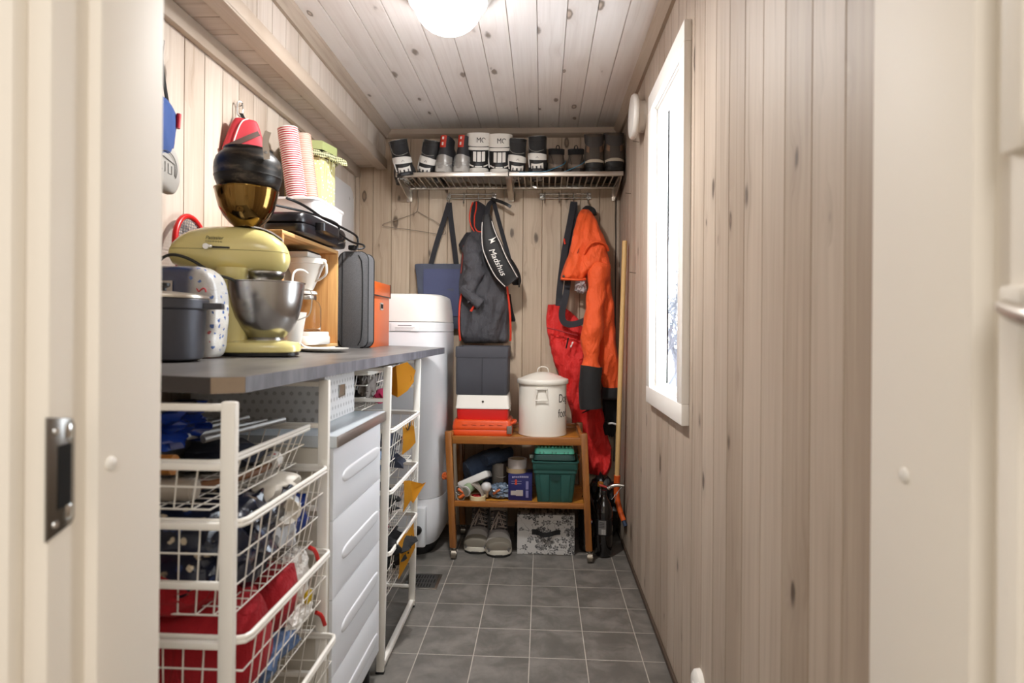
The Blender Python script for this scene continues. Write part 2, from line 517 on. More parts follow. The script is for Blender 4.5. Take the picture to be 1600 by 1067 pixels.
# ---- door frame, strike plate, screw caps and the open door leaf
JAMB = mat('door frame white', '#ece5da', .6)
d = structure('door_1', (0, .65, 0))
B().box2((-.565, .695, 0), (-.53, .815, 2.08), .003).box2((-.575, .64, 0), (-.5455, .70, 2.08), .003).build('left_jamb', JAMB, d)
B().box2((.43, .625, 0), (.468, .81, 2.08), .003).box2((.452, .615, 0), (.478, .63, 2.08), .003).build('right_jamb', JAMB, d)
B().box2((-.565, .64, 2.055), (.47, .815, 2.09), .003).build('head_jamb', JAMB, d)
B().box2((-.66, .62, 0), (-.572, .6425, 2.14), .006).box2((-.66, .61, 0), (-.60, .621, 2.14), .004).build('left_casing', JAMB, d)
B().box2((.478, .612, 0), (.57, .643, 2.14), .006).build('right_casing', JAMB, d)
B().box2((-.565, .805, 0), (-.535, .822, 2.08), .004).build('inner_lining', JAMB, d)
# strike plate in the left rebate: bent steel plate with latch and bolt openings
pl = [(.636, .926), (.672, .936), (.676, .942), (.676, 1.05), (.672, 1.058), (.636, 1.064)]
SP = B()
SP.prism([(y, z) for y, z in pl], -.5455, -.5435, lambda u, v, dd: (dd, u, v), .0006)
sp = SP.build('strike_plate', mat('dark steel plate', '#85827e', .22, 1), d)
B().box2((-.5437, .651, .958), (-.5428, .670, 1.030)).build('latch_opening', DARK, sp)
B().box2((-.5437, .662, 1.036), (-.5425, .672, 1.052), .001).box2((-.5437, .662, .944), (-.5425, .672, .960), .001).build('striker_tab', CHROME, sp)
for z in (1.047, .942):
    B().cyl((-.5437, .648, z), (-.5418, .648, z), .0042, .0035, 16).build('screw', CHROME, sp)
for z in (1.9, .996, .25):
    B().lathe([(.0008, .004), (.006, .0038), (.0085, .002), (.009, 0)][::-1], 24, (-.53, .716, z), rotm(0, R(90), 0)).build('screw_cap', WHITE, d)
    B().lathe([(.0008, .003), (.006, .0028), (.0085, .0015), (.009, 0)][::-1], 24, (.43, .735, z), rotm(0, R(-90), 0)).build('screw_cap', WHITE, d)
# open leaf, hinged on the right-hand jamb and folded back into the hall
leaf = B().box2((.446, -.30, .01), (.486, .612, 2.07), .002)
lf = leaf.build('door_leaf', JAMB, d)
for z0, z1 in ((1.335, 1.96), (.22, 1.21)):
    m = B()
    for y0, y1, a, c in ((-.15, .572, z0, z0 + .028), (-.15, .572, z1 - .028, z1), (-.18, -.1505, z0, z1), (.5725, .60, z0, z1)):
        m.box2((.436, y0, a), (.447, y1, c), .004)
    m.build('panel_moulding', JAMB, lf)
h = B().cyl((.447, .50, 1.17), (.41, .50, 1.17), .010).build('door_handle', ALU, lf)
B().tube([(.412, .49, 1.174), (.412, .52, 1.177), (.418, .55, 1.182), (.43, .585, 1.19)], lambda t: .013 - .006 * t, 12, smooth=2).build('lever', ALU, h)

# ---- window in the right-hand wall
w = structure('window_1', (XR, 2.175, .87))
y0, y1, z0, z1 = 1.86, 2.485, .874, 2.117
cw = .066
CAS = mat('window white', '#f0ece6', .4)
cb = B()
cb.box2((XR - .024, y0, z0), (XR + .001, y1, z0 + cw), .003).box2((XR - .024, y0, z1 - cw), (XR + .001, y1, z1), .003)
cb.box2((XR - .024, y0, z0 + cw), (XR + .001, y0 + cw, z1 - cw), .003).box2((XR - .024, y1 - cw, z0 + cw), (XR + .001, y1, z1 - cw), .003)
cb.build('casing', CAS, w)
lb = B()
ya, yb, za, zb = WIN
lb.box2((XR - .004, ya - .012, za - .012), (XR + .052, ya, zb + .012)).box2((XR - .004, yb, za - .012), (XR + .052, yb + .012, zb + .012))
lb.box2((XR - .004, ya, za - .012), (XR + .052, yb, za)).box2((XR - .004, ya, zb), (XR + .052, yb, zb + .012))
lb.build('reveal_lining', CAS, w)
sb = B()
xs = XR + .003
for a, b_, c, e in ((ya, yb, za, za + .014), (ya, yb, zb - .014, zb), (ya, ya + .014, za + .014, zb - .014), (yb - .014, yb, za + .014, zb - .014)):
    sb.box2((xs, a, c), (xs + .04, b_, e), .003)
sb.build('sash', CAS, w)
gl = N('window glass')
tr_, gs_, mx_ = gl.n('ShaderNodeBsdfTransparent'), gl.n('ShaderNodeBsdfGlossy'), gl.n('ShaderNodeMixShader')
gs_.inputs['Roughness'].default_value = 0
mx_.inputs[0].default_value = .04; gl.l(tr_.outputs[0], mx_.inputs[1]); gl.l(gs_.outputs[0], mx_.inputs[2]); gl.l(mx_.outputs[0], gl.out.inputs[0])
B().box2((xs + .008, ya + .008, za + .008), (xs + .012, yb - .008, zb - .008)).build('pane', gl.m, w)

# ---- outside the window: overcast snow, a frosted shrub
SNOW = mat('snow', '#f4f6f8', .8, var=.03, vs=2)
o = B().box2((XR + .35, -10, -.5), (40, 40, -.35)).build('snow_field', SNOW, keep=True); o['kind'] = 'structure'
FROST = mat('frosted bark', '#56565a', .9)
sh = B()
rnd = random.Random(3)
def branch(p, dr, L, r, dep):
    pts = [p]
    for i in range(3):
        dr = (dr + V((rnd.uniform(-.25, .25), rnd.uniform(-.25, .25), rnd.uniform(-.05, .2)))).normalized()
        pts.append(pts[-1] + dr * L / 3)
    sh.tube(pts, lambda t: r * (1 - .5 * t), 4)
    if dep:
        for q in pts[1:]:
            for _ in range(2):
                branch(q, (dr + V((rnd.uniform(-1, 1), rnd.uniform(-1, 1), rnd.uniform(-.1, .7)))).normalized(), L * .55, r * .5, dep - 1)
for (bx, by) in ((2.22, 10.6), (2.75, 12.2)):
    branch(V((bx, by, -.4)), V((0, 0, 1)), 1.5, .06, 4)
tag(sh.build('frosted_shrub', FROST), 'bare frosted shrub standing in snow outside the window', 'shrub')

# ---- ceiling lamp
c = (-.335, 2.08)
t = thing('ceiling_lamp', 'round white glass dome lamp on the boarded ceiling, switched on', 'ceiling lamp', (*c, ZC))
B().lathe([(.02, 0), (.150, 0), (.151, -.010), (.147, -.030), (.138, -.043), (.124, -.046)], 64, (*c, ZC - .0005)).build('base_ring', mat('lamp base white', '#c9c4bd', .45), t)
prof = [(.119 * cos(a), -.046 - .104 * sin(a)) for a in [i * pi / 2 / 14 for i in range(15)]]
prof[-1] = (.0006, prof[-1][1])
B().lathe(prof, 64, (*c, ZC)).build('glass_dome', mat('lit opal glass', '#fdfbff', .3, emit=LAMP), t)

# ---- round air valve, socket cap, nails and cable on the right-hand wall
t = thing('wall_vent', 'round white air vent standing off the boarded wall above the window far end', 'air vent', (XR, 2.73, 2.125))
M = rotm(0, R(-90), 0)
B().lathe([(.07, 0), (.07, .02), (.075, .026), (.075, .03), (.02, .03)], 48, (XR, 2.73, 2.125), M).build('wall_ring', WHITE, t)
B().lathe([(.001, .034), (.094, .034), (.098, .040), (.098, .050), (.092, .058), (.06, .062), (.001, .064)], 48, (XR, 2.73, 2.125), M).build('cover_disc', WHITE, t)
t = thing('wall_socket', 'small round white cover low on the right boarded wall near the doorway', 'socket', (XR, 1.70, .16))
B().lathe([(.001, .022), (.034, .021), (.043, .014), (.045, 0)][::-1], 40, (XR, 1.70, .175), M).build('cover', WHITE, t)
B().lathe([(.001, .024), (.012, .024), (.013, .020)][::-1], 24, (XR, 1.70, .175), M).build('centre_cap', WHITE, t)
NAIL = mat('nail steel', '#5a544c', .4, 1)
for y, z, l in ((2.86, 2.05, 'thin nail in the right wall just under the round air vent'), (3.10, 1.86, 'thin nail in the right wall beside the shelf end'), (2.93, 1.44, 'thin nail in the right wall between broom handle and window')):
    tag(B().tube([(XR + .01, y, z), (XR - .03, y, z + .006)], .0012, 6).build('nail', NAIL), l, 'nail')
tag(B().tube([(XR - .03, YB - .03, 1.99), (XR - .026, YB - .028, 1.9), (XR - .028, YB - .03, 1.8), (XR - .024, YB - .026, 1.66), (XR - .026, YB - .026, .4)], .003, 6, smooth=2).build('wall_cable', BLACK), 'thin black cable running down the right back corner below the shelf', 'cable')

# ---- floor drain
t = thing('floor_drain', 'square steel floor drain grate beside the boiler', 'drain', (-.545, 2.75, 0))
B().box2((-.625, 2.665, .0), (-.462, 2.828, .004), .001).build('frame', STEEL, t)
dm = mat('drain steel', '#6f6c68', .35, 1)
g = B()
g.box2((-.615, 2.675, .003), (-.474, 2.818, .0052))
gp = g.build('grate', dm, t)
sl = B()
for k, yy in ((0, 2.70), (.012, 2.745), (0, 2.79)):
    for i in range(9): sl.box2((-.605 + k + i * .013, yy - .017, .005), (-.599 + k + i * .013, yy + .017, .0056))
sl.build('slots', DARK, gp)
# ------------------------------------------------------------------ worktop and units along the left wall
def wt(x): return 1.073 + (-.51 - x) * .03      # the top sags a little towards the room

x = N('grey stone-look laminate')
co = x.obj(); s = x.sep(co)
n1 = x.noise(x.comb(x.math('MULTIPLY', s[0], 5), x.math('MULTIPLY', s[1], 1.5), s[2]), 3, 5, .6, .5)
x.l(x.mix(x.step(n1, .3, .7), lin('#575452'), lin('#716d6a')), x.b.inputs['Base Color'])
x.set(Roughness=.33); x.bump(x.noise(co, 180, 3), .06, .0006)
LAM = x.m
x = N('grey laminate edge')
co = x.obj(); s = x.sep(co)
n1 = x.noise(x.comb(x.math('MULTIPLY', s[0], 5), x.math('MULTIPLY', s[1], 24), x.math('MULTIPLY', s[2], 6)), 1, 4, .6)
x.l(x.mix(x.step(n1, .3, .7), lin('#5b5c63'), lin('#7b7c83')), x.b.inputs['Base Color']); x.set(Roughness=.42)
EDGE = x.m
t = thing('worktop', 'long dark grey stone-look worktop with a clipped front corner along the left wall', 'worktop', (-.8, 2, 1.04))
pl = [(-1.115, 1.045), (-.59, 1.045), (-.547, 1.085), (-.485, 2.975), (-1.115, 2.975)]
b = B(); bm = b.bm
lo = [bm.verts.new((x_, y_, wt(x_) - .030)) for x_, y_ in pl]; hi = [bm.verts.new((x_, y_, wt(x_))) for x_, y_ in pl]
bm.faces.new(lo[::-1]); bm.faces.new(hi)
for i in range(5): bm.faces.new((lo[i], lo[(i + 1) % 5], hi[(i + 1) % 5], hi[i]))
b.build('board', LAM, t, smooth=False)
b = B(); bm = b.bm
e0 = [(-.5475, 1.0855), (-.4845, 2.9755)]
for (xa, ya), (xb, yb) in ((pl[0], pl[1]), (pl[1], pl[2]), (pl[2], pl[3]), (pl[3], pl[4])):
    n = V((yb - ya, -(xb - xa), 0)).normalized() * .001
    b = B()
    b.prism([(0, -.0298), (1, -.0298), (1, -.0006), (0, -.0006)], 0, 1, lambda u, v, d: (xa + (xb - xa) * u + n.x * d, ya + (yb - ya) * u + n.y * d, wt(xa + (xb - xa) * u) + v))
    b.build('edge_strip', {pl[0]: mat('dark brown edge', '#322b27', .5, var=.2, vs=20), pl[1]: mat('bare tan edge', '#8d7b68', .7, var=.15, vs=60)}.get((xa, ya), EDGE), t, smooth=False)  # near end strip dark brown, clipped corner strip tan, the rest grey

def wire_basket(parent, xf, xb, y0, y1, z, h, label=None, sp=.036):
    m = B()
    ins, inx, r = .022, .03, .0017
    zb = z - h
    k = int((xf - xb) / sp)
    for i in range(1, k):
        q = xb + (xf - xb) * i / k
        qb = xb + inx + (xf - xb - 2 * inx) * i / k
        m.tube([(q, y0, z), (qb, y0 + ins, zb), (qb, y1 - ins, zb), (q, y1, z)], r, 4)
    k = int((y1 - y0) / sp)
    for i in range(1, k):
        q = y0 + (y1 - y0) * i / k
        qb = y0 + ins + (y1 - y0 - 2 * ins) * i / k
        m.tube([(xf, q, z), (xf - inx, qb, zb), (xb + inx, qb, zb), (xb, q, z)], r, 4)
    j = max(1, round(h / .05))
    for i in range(1, j + 1):
        f = i / j
        a, c = inx * f, ins * f
        m.tube([(xb + a, y0 + c, z - h * f), (xf - a, y0 + c, z - h * f), (xf - a, y1 - c, z - h * f), (xb + a, y1 - c, z - h * f)], r * 1.15, 4, True)
    o = m.build('drawer', WIRE, parent, smooth=False)
    q = .018
    rim = B()
    rr = [(xb, y0), (xf - q, y0), (xf - q * .3, y0 + q * .3), (xf, y0 + q), (xf, y1 - q), (xf - q * .3, y1 - q * .3), (xf - q, y1), (xb, y1)]
    for dz in (.0035, -.0035): rim.tube([(a, c, z + dz) for a, c in rr], .0048, 8, True)
    rim.build('rim', WIRE, o)
    return o

def drawer_frame(label, y0, y1, xf, xb, top, baskets, lean=0):
    t = thing('wire_drawer_unit', label, 'drawer unit', (xf, y0, 0))
    sh = lambda z: lean * (z - .5)
    for y in (y0, y1):
        for xx in (xf - .014, xb + .014):
            p = B(); p.box((0, 0, top / 2), (.027, .017, top - .004), .004)
            for v in p.bm.verts: v.co += V((xx + sh(v.co.z), y, 0))
            p.build('post', WIRE, t)
        z = top - .013
        while z > .06:
            B().box(((xf + xb) / 2 + sh(z), y, z), (xf - xb - .03, .013, .013), .003).build('rung', WIRE, t)
            for dz in (.0,): 
                pass
            z -= .1045
    for z in (top - .012, .10):
        B().box((xb + .014 + sh(z), (y0 + y1) / 2, z), (.014, y1 - y0, .016), .003).build('rail', WIRE, t)
    B().box((xf - .014 + sh(.02), (y0 + y1) / 2, .020), (.020, y1 - y0, .022), .004).build('rail', WIRE, t)
    f = B()
    for y in (y0, y1):
        for xx in (xf - .014, xb + .014): f.box((xx + sh(0), y, .004), (.029, .02, .008), .002)
    f.build('foot_caps', BLACK, t)
    for bx, z, h in baskets:
        wire_basket(t, bx + sh(z), bx - .50 + sh(z), y0 + .016, y1 - .016, z, h)
    return t

drawer_frame('white wire drawer unit nearest the doorway, under the clipped worktop corner', 1.03, 1.49, -.535, -1.05, 1.037, [(-.575, .920, .088), (-.532, .815, .175), (-.522, .608, .175), (-.505, .398, .175)], .006)
drawer_frame('white wire drawer unit with yellow notes, between the white chest and boiler', 2.01, 2.50, -.515, -1.03, 1.040, [(-.60, 1.012, .13), (-.513, .815, .175), (-.513, .604, .175), (-.511, .394, .175)], .018)

# ---- crumpled things in the baskets
def lump(name, mt, c, d, seed, amp=.25, f=1.6, sub=4, label=None, cat=None, group=None, rz=0, flat=.75, kind=None):
    b = B()
    r = bmesh.ops.create_icosphere(b.bm, subdivisions=sub, radius=1)
    for v in b.bm.verts:
        p = v.co.copy()
        q = mnoise.noise(p * f + V((seed, seed * 2, 1))) + .5 * mnoise.noise(p * f * 2.7 + V((3, seed, 5)))
        q2 = abs(mnoise.noise(p * f * 1.4 + V((seed * 5, 2, 8))))
        v.co = p * (1 + amp * q - amp * .9 * q2)
        k = 4                                                   # squarish pillow
        nn = (abs(p.x) ** k + abs(p.y) ** k + abs(p.z) ** k) ** (1 / k)
        v.co = v.co * (1 * (1 - flat) + flat / nn * 1) if flat else v.co
        v.co = V((v.co.x * d[0] / 2, v.co.y * d[1] / 2, v.co.z * d[2] / 2))
    b.bm.transform(Matrix.Translation(V(c)) @ rotm(0, 0, rz))
    o = b.build(name, mt)
    if label: tag(o, label, cat, group, kind)
    return o

def print_mat(name, base, cols, sc=9, rough=.35, thr=.55, coat=0, bump=.3):
    """fabric or film printed with blotchy motifs in several colours"""
    x = N(name)
    co = x.obj()
    c = lin(base)
    for i, k in enumerate(cols):
        vo = x.voro(co, sc * (1 + .35 * i), 'F1')
        wob = x.noise(co, sc * 4 + i, 3)
        on = x.math('MULTIPLY', x.math('SUBTRACT', 1, x.step(x.math('ADD', vo.outputs['Distance'], x.math('MULTIPLY', wob, .35)), .36, .42)), x.math('GREATER_THAN', x.sep(vo.outputs['Color'])[i % 3], thr))
        c = x.mix(on, c, lin(k))
    x.l(c, x.b.inputs['Base Color']); x.set(Roughness=rough)
    if coat: x.set(Coat_Weight=coat)
    x.bump(x.noise(co, 30, 4, .6, 1), bump, .006)
    return x.m

NAVYPRINT = print_mat('navy printed film', '#12182c', ['#9c8a72', '#22335e', '#c9b9a0'], 19, .28, .45)
REDPRINT = print_mat('white film with red print', '#c9c2b6', ['#a1222a', '#1b1d2c'], 12, .35, .5)
BLUEFILM = mat('blue plastic film', '#12307f', .16, coat=.6, bump=.5, bs=24, bd=.01)
NAVYFILM = mat('navy plastic film', '#141a2e', .2, coat=.5, bump=.5, bs=26, bd=.01)
WHITEFILM = print_mat('white film with blue print', '#cdd3da', ['#3f6db0', '#b5893f', '#1d2436'], 14, .3, .62)
REDFELT = cloth_mat('red felt', '#9c0f1c', .95, 500, .10, .3, folds=.8)
FLUFF = mat('white fluff', '#e3e0da', .95, bump=1, bs=70, bd=.01, sheen=.4)
DENIM = cloth_mat('blue denim', '#4d6488', .9, 700, .2, .35, folds=.6)
NAVYCLOTH = cloth_mat('navy cloth', '#1b2030', .9, 700, .15, .5)
PINK = cloth_mat('pink cloth', '#c22a5a', .85, 700, .12, .4)
# top drawer of the near unit
lump('plastic_bag', BLUEFILM, (-.83, 1.20, .965), (.26, .2, .09), 2, .4, 2.2, 4, 'shiny blue plastic bag crumpled on the top wire drawer near the doorway', 'plastic bag')
t = thing('flat_box', 'black flat cardboard box with pale lettering in the top wire drawer', 'box', (-.88, 1.19, .835))
B().box((-.90, 1.19, .885), (.26, .22, .075), .003, m=rotm(0, 0, R(8))).build('carton', mat('black card', '#15130f', .5), t)
text('lettering', 'GRILL', .028, Matrix.Translation((-.757, 1.105, .885)) @ rotm(R(90), R(75), R(8)), mat('pale ink', '#b6b0a6', .6), t)
B().box((-.91, 1.185, .928), (.2, .2, .01), .002, m=rotm(0, 0, R(14))).build('lid_edge', mat('maroon card', '#3d1418', .5), t)
for i in range(5):
    q = B().cyl((-.87 + i * .045, 1.14 + i * .014, .935 + .004 * (i % 2)), (-.80 + i * .045, 1.42, .940 + .004 * (i % 3)), .0075, n=12).build('metal_rod', mat('dull silver rod', '#8e8c8a', .45, .6))
    tag(q, 'silver rods lying across the black box in the top wire drawer', 'rod', 'silver rods in the top drawer')
tag(B().cyl((-.79, 1.095, .858), (-.655, 1.105, .858), .021, n=28).cyl((-.655, 1.105, .858), (-.650, 1.105, .858), .021, .017, 28).build('spray_can', mat('ribbed grey can', '#a59c90', .4, .3, var=.1)), 'grey ribbed can lying in the bottom of the top wire drawer', 'can')
tag(B().cyl((-.80, 1.10, .905), (-.69, 1.10, .905), .019, n=24).build('leather_roll', timber('tan leather', '#8a5420', '#b0732d', 2, 0, 30)), 'tan brown roll above the grey can in the top wire drawer', 'roll')
tag(B().tube([(-.72, 1.08, .865), (-.66, 1.16, .85), (-.60, 1.27, .855), (-.62, 1.37, .86)], .008, 8, smooth=2).build('leather_strap', mat('brown leather', '#6b4321', .6)), 'brown leather strap in the top wire drawer beside the grey can', 'strap')
tag(B().cyl((-.605, 1.32, .862), (-.605, 1.345, .868), .017, n=20).build('bottle_cap', print_mat('cap print', '#d8d6d2', ['#1d3fb0', '#b3121c'], 50)), 'small white blue and red cap in the top wire drawer far end', 'cap')
lump('dark_pouch', NAVYCLOTH, (-.80, 1.36, .87), (.3, .16, .07), 5, .3, 2, 3, 'dark cloth pouch at the far end of the top wire drawer', 'pouch')
# second drawer
lump('gift_wrap_bag', NAVYPRINT, (-.74, 1.17, .735), (.36, .22, .19), 8, .25, 1.8, 4, 'navy bag printed with tan leaves in the second wire drawer', 'bag')
lump('paper_sack', REDPRINT, (-.70, 1.33, .775), (.3, .2, .12), 12, .25, 1.6, 4, 'white paper sack with red print in the second wire drawer', 'sack')
lump('plastic_bag', NAVYFILM, (-.63, 1.22, .735), (.15, .30, .16), 21, .35, 2.2, 4, 'shiny dark navy plastic bag against the second wire drawer front', 'plastic bag')
lump('snack_bag', WHITEFILM, (-.605, 1.335, .73), (.09, .13, .13), 15, .3, 2, 4, 'white and blue printed bag against the second wire drawer front', 'bag')
lump('snack_bag', BLUEFILM, (-.605, 1.43, .715), (.08, .07, .10), 18, .3, 2, 3, 'bright blue bag in the far end of the second wire drawer', 'bag')
lump('dark_pouch', NAVYFILM, (-.72, 1.425, .79), (.2, .07, .10), 19, .3, 2, 3, 'black plastic pouch at the rear end of the second wire drawer', 'pouch')
# third drawer: santa hats and jeans
t = thing('santa_hat', 'red felt santa hat with thick white fluffy brim in the third wire drawer', 'hat', (-.66, 1.22, .46))
lump('brim', FLUFF, (-.585, 1.395, .575), (.06, .10, .13), 33, .2, 3, 4).parent = t
b = B()
b.cloth([(.66, -.95, -.60, .16, 1.19), (.60, -.98, -.56, .24, 1.19), (.53, -.98, -.545, .25, 1.19), (.47, -.97, -.555, .24, 1.19), (.45, -.92, -.60, .18, 1.19)], 48, 5, .02, 12, 8, 4)
b.build('crown', REDFELT, t)
for o in t.children:
    if o.name.startswith('brim'): o.location -= V(t.location)
t = thing('santa_hat', 'second red santa hat bent over, with fluffy trim touching the drawer front', 'hat', (-.60, 1.30, .53))
q = lump('trim_fluff', FLUFF, (-.565, 1.365, .50), (.05, .13, .045), 41, .25, 4, 4); q.parent = t; q.location -= V(t.location)
B().cloth([(.625, -.64, -.56, .10, 1.34), (.585, -.65, -.545, .16, 1.32), (.54, -.645, -.545, .16, 1.31), (.51, -.62, -.56, .1, 1.31)], 40, 5, .012, 20, 9, 6).build('crown', REDFELT, t)
q = lump('badge', mat('yellow felt', '#c2a416', .9), (-.543, 1.385, .535), (.012, .035, .03), 3, .1, 2, 3); q.parent = t; q.location -= V(t.location)
lump('folded_jeans', DENIM, (-.60, 1.27, .475), (.11, .24, .075), 44, .25, 2, 4, 'folded blue jeans under the santa hats in the third wire drawer', 'jeans')
lump('red_cloth', REDFELT, (-.80, 1.12, .665), (.36, .14, .09), 46, .2, 1.6, 4, 'red felt cloth heaped at the near end of the third wire drawer', 'cloth')
for y, z, l in ((1.395, .635, 'small red plastic clip on the underside of the second wire drawer'), (1.44, .46, 'small red plastic clip hooked on the third wire drawer far corner')):
    tag(B().tube([(-.545, y, z + .012), (-.535, y + .012, z), (-.53, y + .02, z - .028)], .005, 8, smooth=1).build('plastic_clip', mat('red plastic', '#b3201c', .35)), l, 'clip')
lump('beige_pouch', cloth_mat('beige cloth', '#b79d8b', .9), (-.72, 1.2, .27), (.3, .25, .09), 52, .2, 2, 3, 'beige cloth bundle in the lowest wire drawer near the doorway', 'cloth')
# baskets of the far unit
STRIPE = print_mat('black and white knit', '#16171b', ['#d8dadd', '#c9ccd2', '#5a1d24'], 16, .8, .35)
lump('knitted_scarf', STRIPE, (-.83, 2.22, .955), (.36, .34, .11), 61, .35, 2, 4, 'black and white scarf bundled in the top basket of the yellow-note unit', 'scarf')
lump('sock', PINK, (-.60, 2.23, .912), (.05, .10, .055), 63, .2, 2, 3, 'crimson sock at the front of the top basket of the yellow-note unit', 'sock')
lump('knitted_hat', cloth_mat('mottled cloth', '#77706b', .9, 300, .4), (-.615, 2.10, .975), (.05, .10, .10), 64, .3, 2, 4, 'mottled grey cap at the front of the top basket beside the yellow paper', 'cap')
lump('navy_sweater', NAVYCLOTH, (-.68, 2.20, .715), (.30, .30, .13), 66, .35, 2, 4, 'navy sweater folded in the second basket of the yellow-note unit', 'sweater')
lump('blue_shirt', cloth_mat('pale blue cloth', '#7f93ad', .9), (-.60, 2.12, .70), (.10, .13, .10), 67, .3, 2, 4, 'pale blue shirt in the second basket of the yellow-note unit', 'shirt')
lump('black_sweater', BLACKCLOTH, (-.68, 2.16, .53), (.30, .24, .15), 68, .35, 2, 4, 'black sweater bulging over the third basket of the yellow-note unit', 'sweater')
lump('pink_shirt', PINK, (-.575, 2.10, .49), (.06, .10, .10), 69, .3, 2, 4, 'pink shirt at the front of the third basket of the yellow-note unit', 'shirt')
lump('black_fleece', BLACKCLOTH, (-.66, 2.22, .345), (.32, .34, .15), 70, .35, 2, 4, 'black fleece heaped above the lowest basket of the yellow-note unit', 'fleece')
lump('pink_shirt', PINK, (-.555, 2.36, .285), (.05, .13, .08), 71, .3, 2, 3, 'pink cloth in the far end of the lowest basket of the yellow-note unit', 'shirt')
# yellow notes
YEL = mat('mustard paper', '#d6961f', .75, var=.08)
INK = mat('faded ink', '#8a6416', .8)
def note(label, pts, z0, z1, extra=None, mk=None):
    t = thing('paper_note', label, 'paper note', (pts[0][0], pts[0][1], z0))
    b = B(); bm = b.bm
    n = len(pts)
    rows = []
    for k in range(9):
        f = k / 8
        rows.append([V((p[0] + .004 * sin(f * 3 + i), p[1], (z0 + p[2]) + (z1 + p[3] - z0 - p[2]) * f)) for i, p in enumerate(pts)])
    for sgn in (0, 1): pass
    L = [[bm.verts.new(p) for p in r] for r in rows]
    for i in range(8):
        for j in range(n - 1): bm.faces.new((L[i][j], L[i][j + 1], L[i + 1][j + 1], L[i + 1][j]))
    bmesh.ops.solidify(bm, geom=list(bm.faces), thickness=.0012)
    b.build('sheet', YEL, t)
    for m in mk or []: m.build('drawn_mark', INK if len(m.bm.verts) < 400 else BLACK, t)
    return t
arc = [(-.470 + 0 * a, 0, 0) for a in range(2)]
cm = B().tube([(-.487 + .014 * cos(a), 2.158 + .010 * cos(a), .985 + .014 * sin(a)) for a in [i * 2 * pi / 24 for i in range(24)]], .0007, 5, True)
note('large folded mustard paper with faint round emblem hanging from the top basket', [(-.548, 2.16, .006, -.012), (-.520, 2.135, -.004, 0), (-.512, 2.138, .0, .002), (-.485, 2.155, .018, .012), (-.462, 2.175, .05, -.02)], .922, 1.032, mk=[cm])
sm = B().tube([(-.5085, 2.245 + .06 * (i / 12), .792 - .016 * sin(pi * i / 12) + .006 * i / 12) for i in range(13)], lambda q: .0028 * (.4 + q), 40)
sm.tube([(-.5085, 2.316, .806), (-.5085, 2.304, .796), (-.5085, 2.314, .788)], .0022, 6)
note('yellow paper with dark curved arrow on the second basket of the yellow-note unit', [(-.5115, 2.19, 0, 0), (-.510, 2.30, 0, 0), (-.5115, 2.41, .004, .004)], .70, .815, mk=[sm])
note('folded yellow paper with a loose corner on the third basket front', [(-.508, 2.20, .0, 0), (-.502, 2.29, .02, -.02), (-.500, 2.32, .0, -.03), (-.468, 2.36, .052, -.05), (-.46, 2.40, .06, -.052)], .485, .602)
mk = [B().tube([(-.5045, 2.17 + .02 * i, .352 - .018 * k + .004 * sin(i * 2.1 + k)) for i in range(8)], .0007, 5) for k in range(4)]
note('yellow paper with faint handwriting on the lowest basket of the yellow-note unit', [(-.507, 2.13, -.01, 0), (-.506, 2.26, 0, .0), (-.507, 2.40, .01, .004)], .275, .398, mk=mk)

# ---- white chest between the two wire units
t = thing('drawer_chest', 'white chest with embossed drawer fronts and steel-edged top between the wire units', 'chest of drawers', (-.78, 1.80, 0))
GREYW = mat('white lacquer', '#dfe1e5', .35)
cx0, cx1, cy0, cy1 = -1.06, -.545, 1.525, 1.985
B().box2((cx0, cy0, .088), (cx1, cy1, .857), .004).build('body', mat('cream side panel', '#cfc8bb', .5), t)
B().box2((cx0 - .005, cy0 - .008, .857), (-.522, cy1 + .008, .888), .003).build('top_panel', mat('pale grey top', '#b9bfc4', .25), t)
B().box2((-.5235, cy0 - .0075, .858), (-.5195, cy1 + .0075, .887), .001).build('steel_edge', mat('brushed edge', '#9b928c', .35, .8), t)
zz = [.09, .259, .461, .666, .856]
for i in range(4):
    z0, z1 = zz[i] + .001, zz[i + 1] - .001
    rows = []
    b = B(); bm = b.bm
    # a front that swells gently between the joints
    ny, nz = 24, 20
    L = []
    for k in range(nz + 1):
        f = k / nz; L.append([])
        for j in range(ny + 1):
            g = j / ny
            bulge = .005 * (1 - abs(2 * f - 1) ** 3) * min(1, 8 * g, 8 * (1 - g)) ** .5
            L[-1].append(bm.verts.new((-.536 + bulge, cy0 + .004 + (cy1 - cy0 - .008) * g, z0 + (z1 - z0) * f)))
    for k in range(nz):
        for j in range(ny): bm.faces.new((L[k][j], L[k][j + 1], L[k + 1][j + 1], L[k + 1][j]))
    back = [bm.verts.new((-.546, v.co.y, v.co.z)) for v in (L[0][0], L[0][-1], L[-1][-1], L[-1][0])]
    bm.faces.new(back)
    bm.faces.new([*L[0], back[1], back[0]]); bm.faces.new([*L[-1], back[2], back[3]])
    bm.faces.new([*[r[0] for r in L], back[3], back[0]]); bm.faces.new([*[r[-1] for r in L], back[2], back[1]])
    dr = b.build('drawer', GREYW, t)
    zc = [.158, .358, .557, .765][i]
    g = B()
    n = 40
    oy, hy, hz = (cy0 + cy1) / 2 + .012, .185, .021
    def st(u):
        a = 2 * pi * u / n
        return (oy + math.copysign(abs(cos(a)) ** (2 / 7), cos(a)) * hy, zc + math.copysign(abs(sin(a)) ** (2 / 2.4), sin(a)) * hz)
    rings = []
    for k, xx in ((1.0, -.5345), (.92, -.5305), (.80, -.5285), (.6, -.528), (.3, -.5278)):
        rings.append([(xx, oy + (st(u)[0] - oy) * (1 - (1 - k) * .25), zc + (st(u)[1] - zc) * k) for u in range(n)])
    g.grid(rings).build('grip', mat('white grip', '#d9dadd', .32), dr)
f = B()
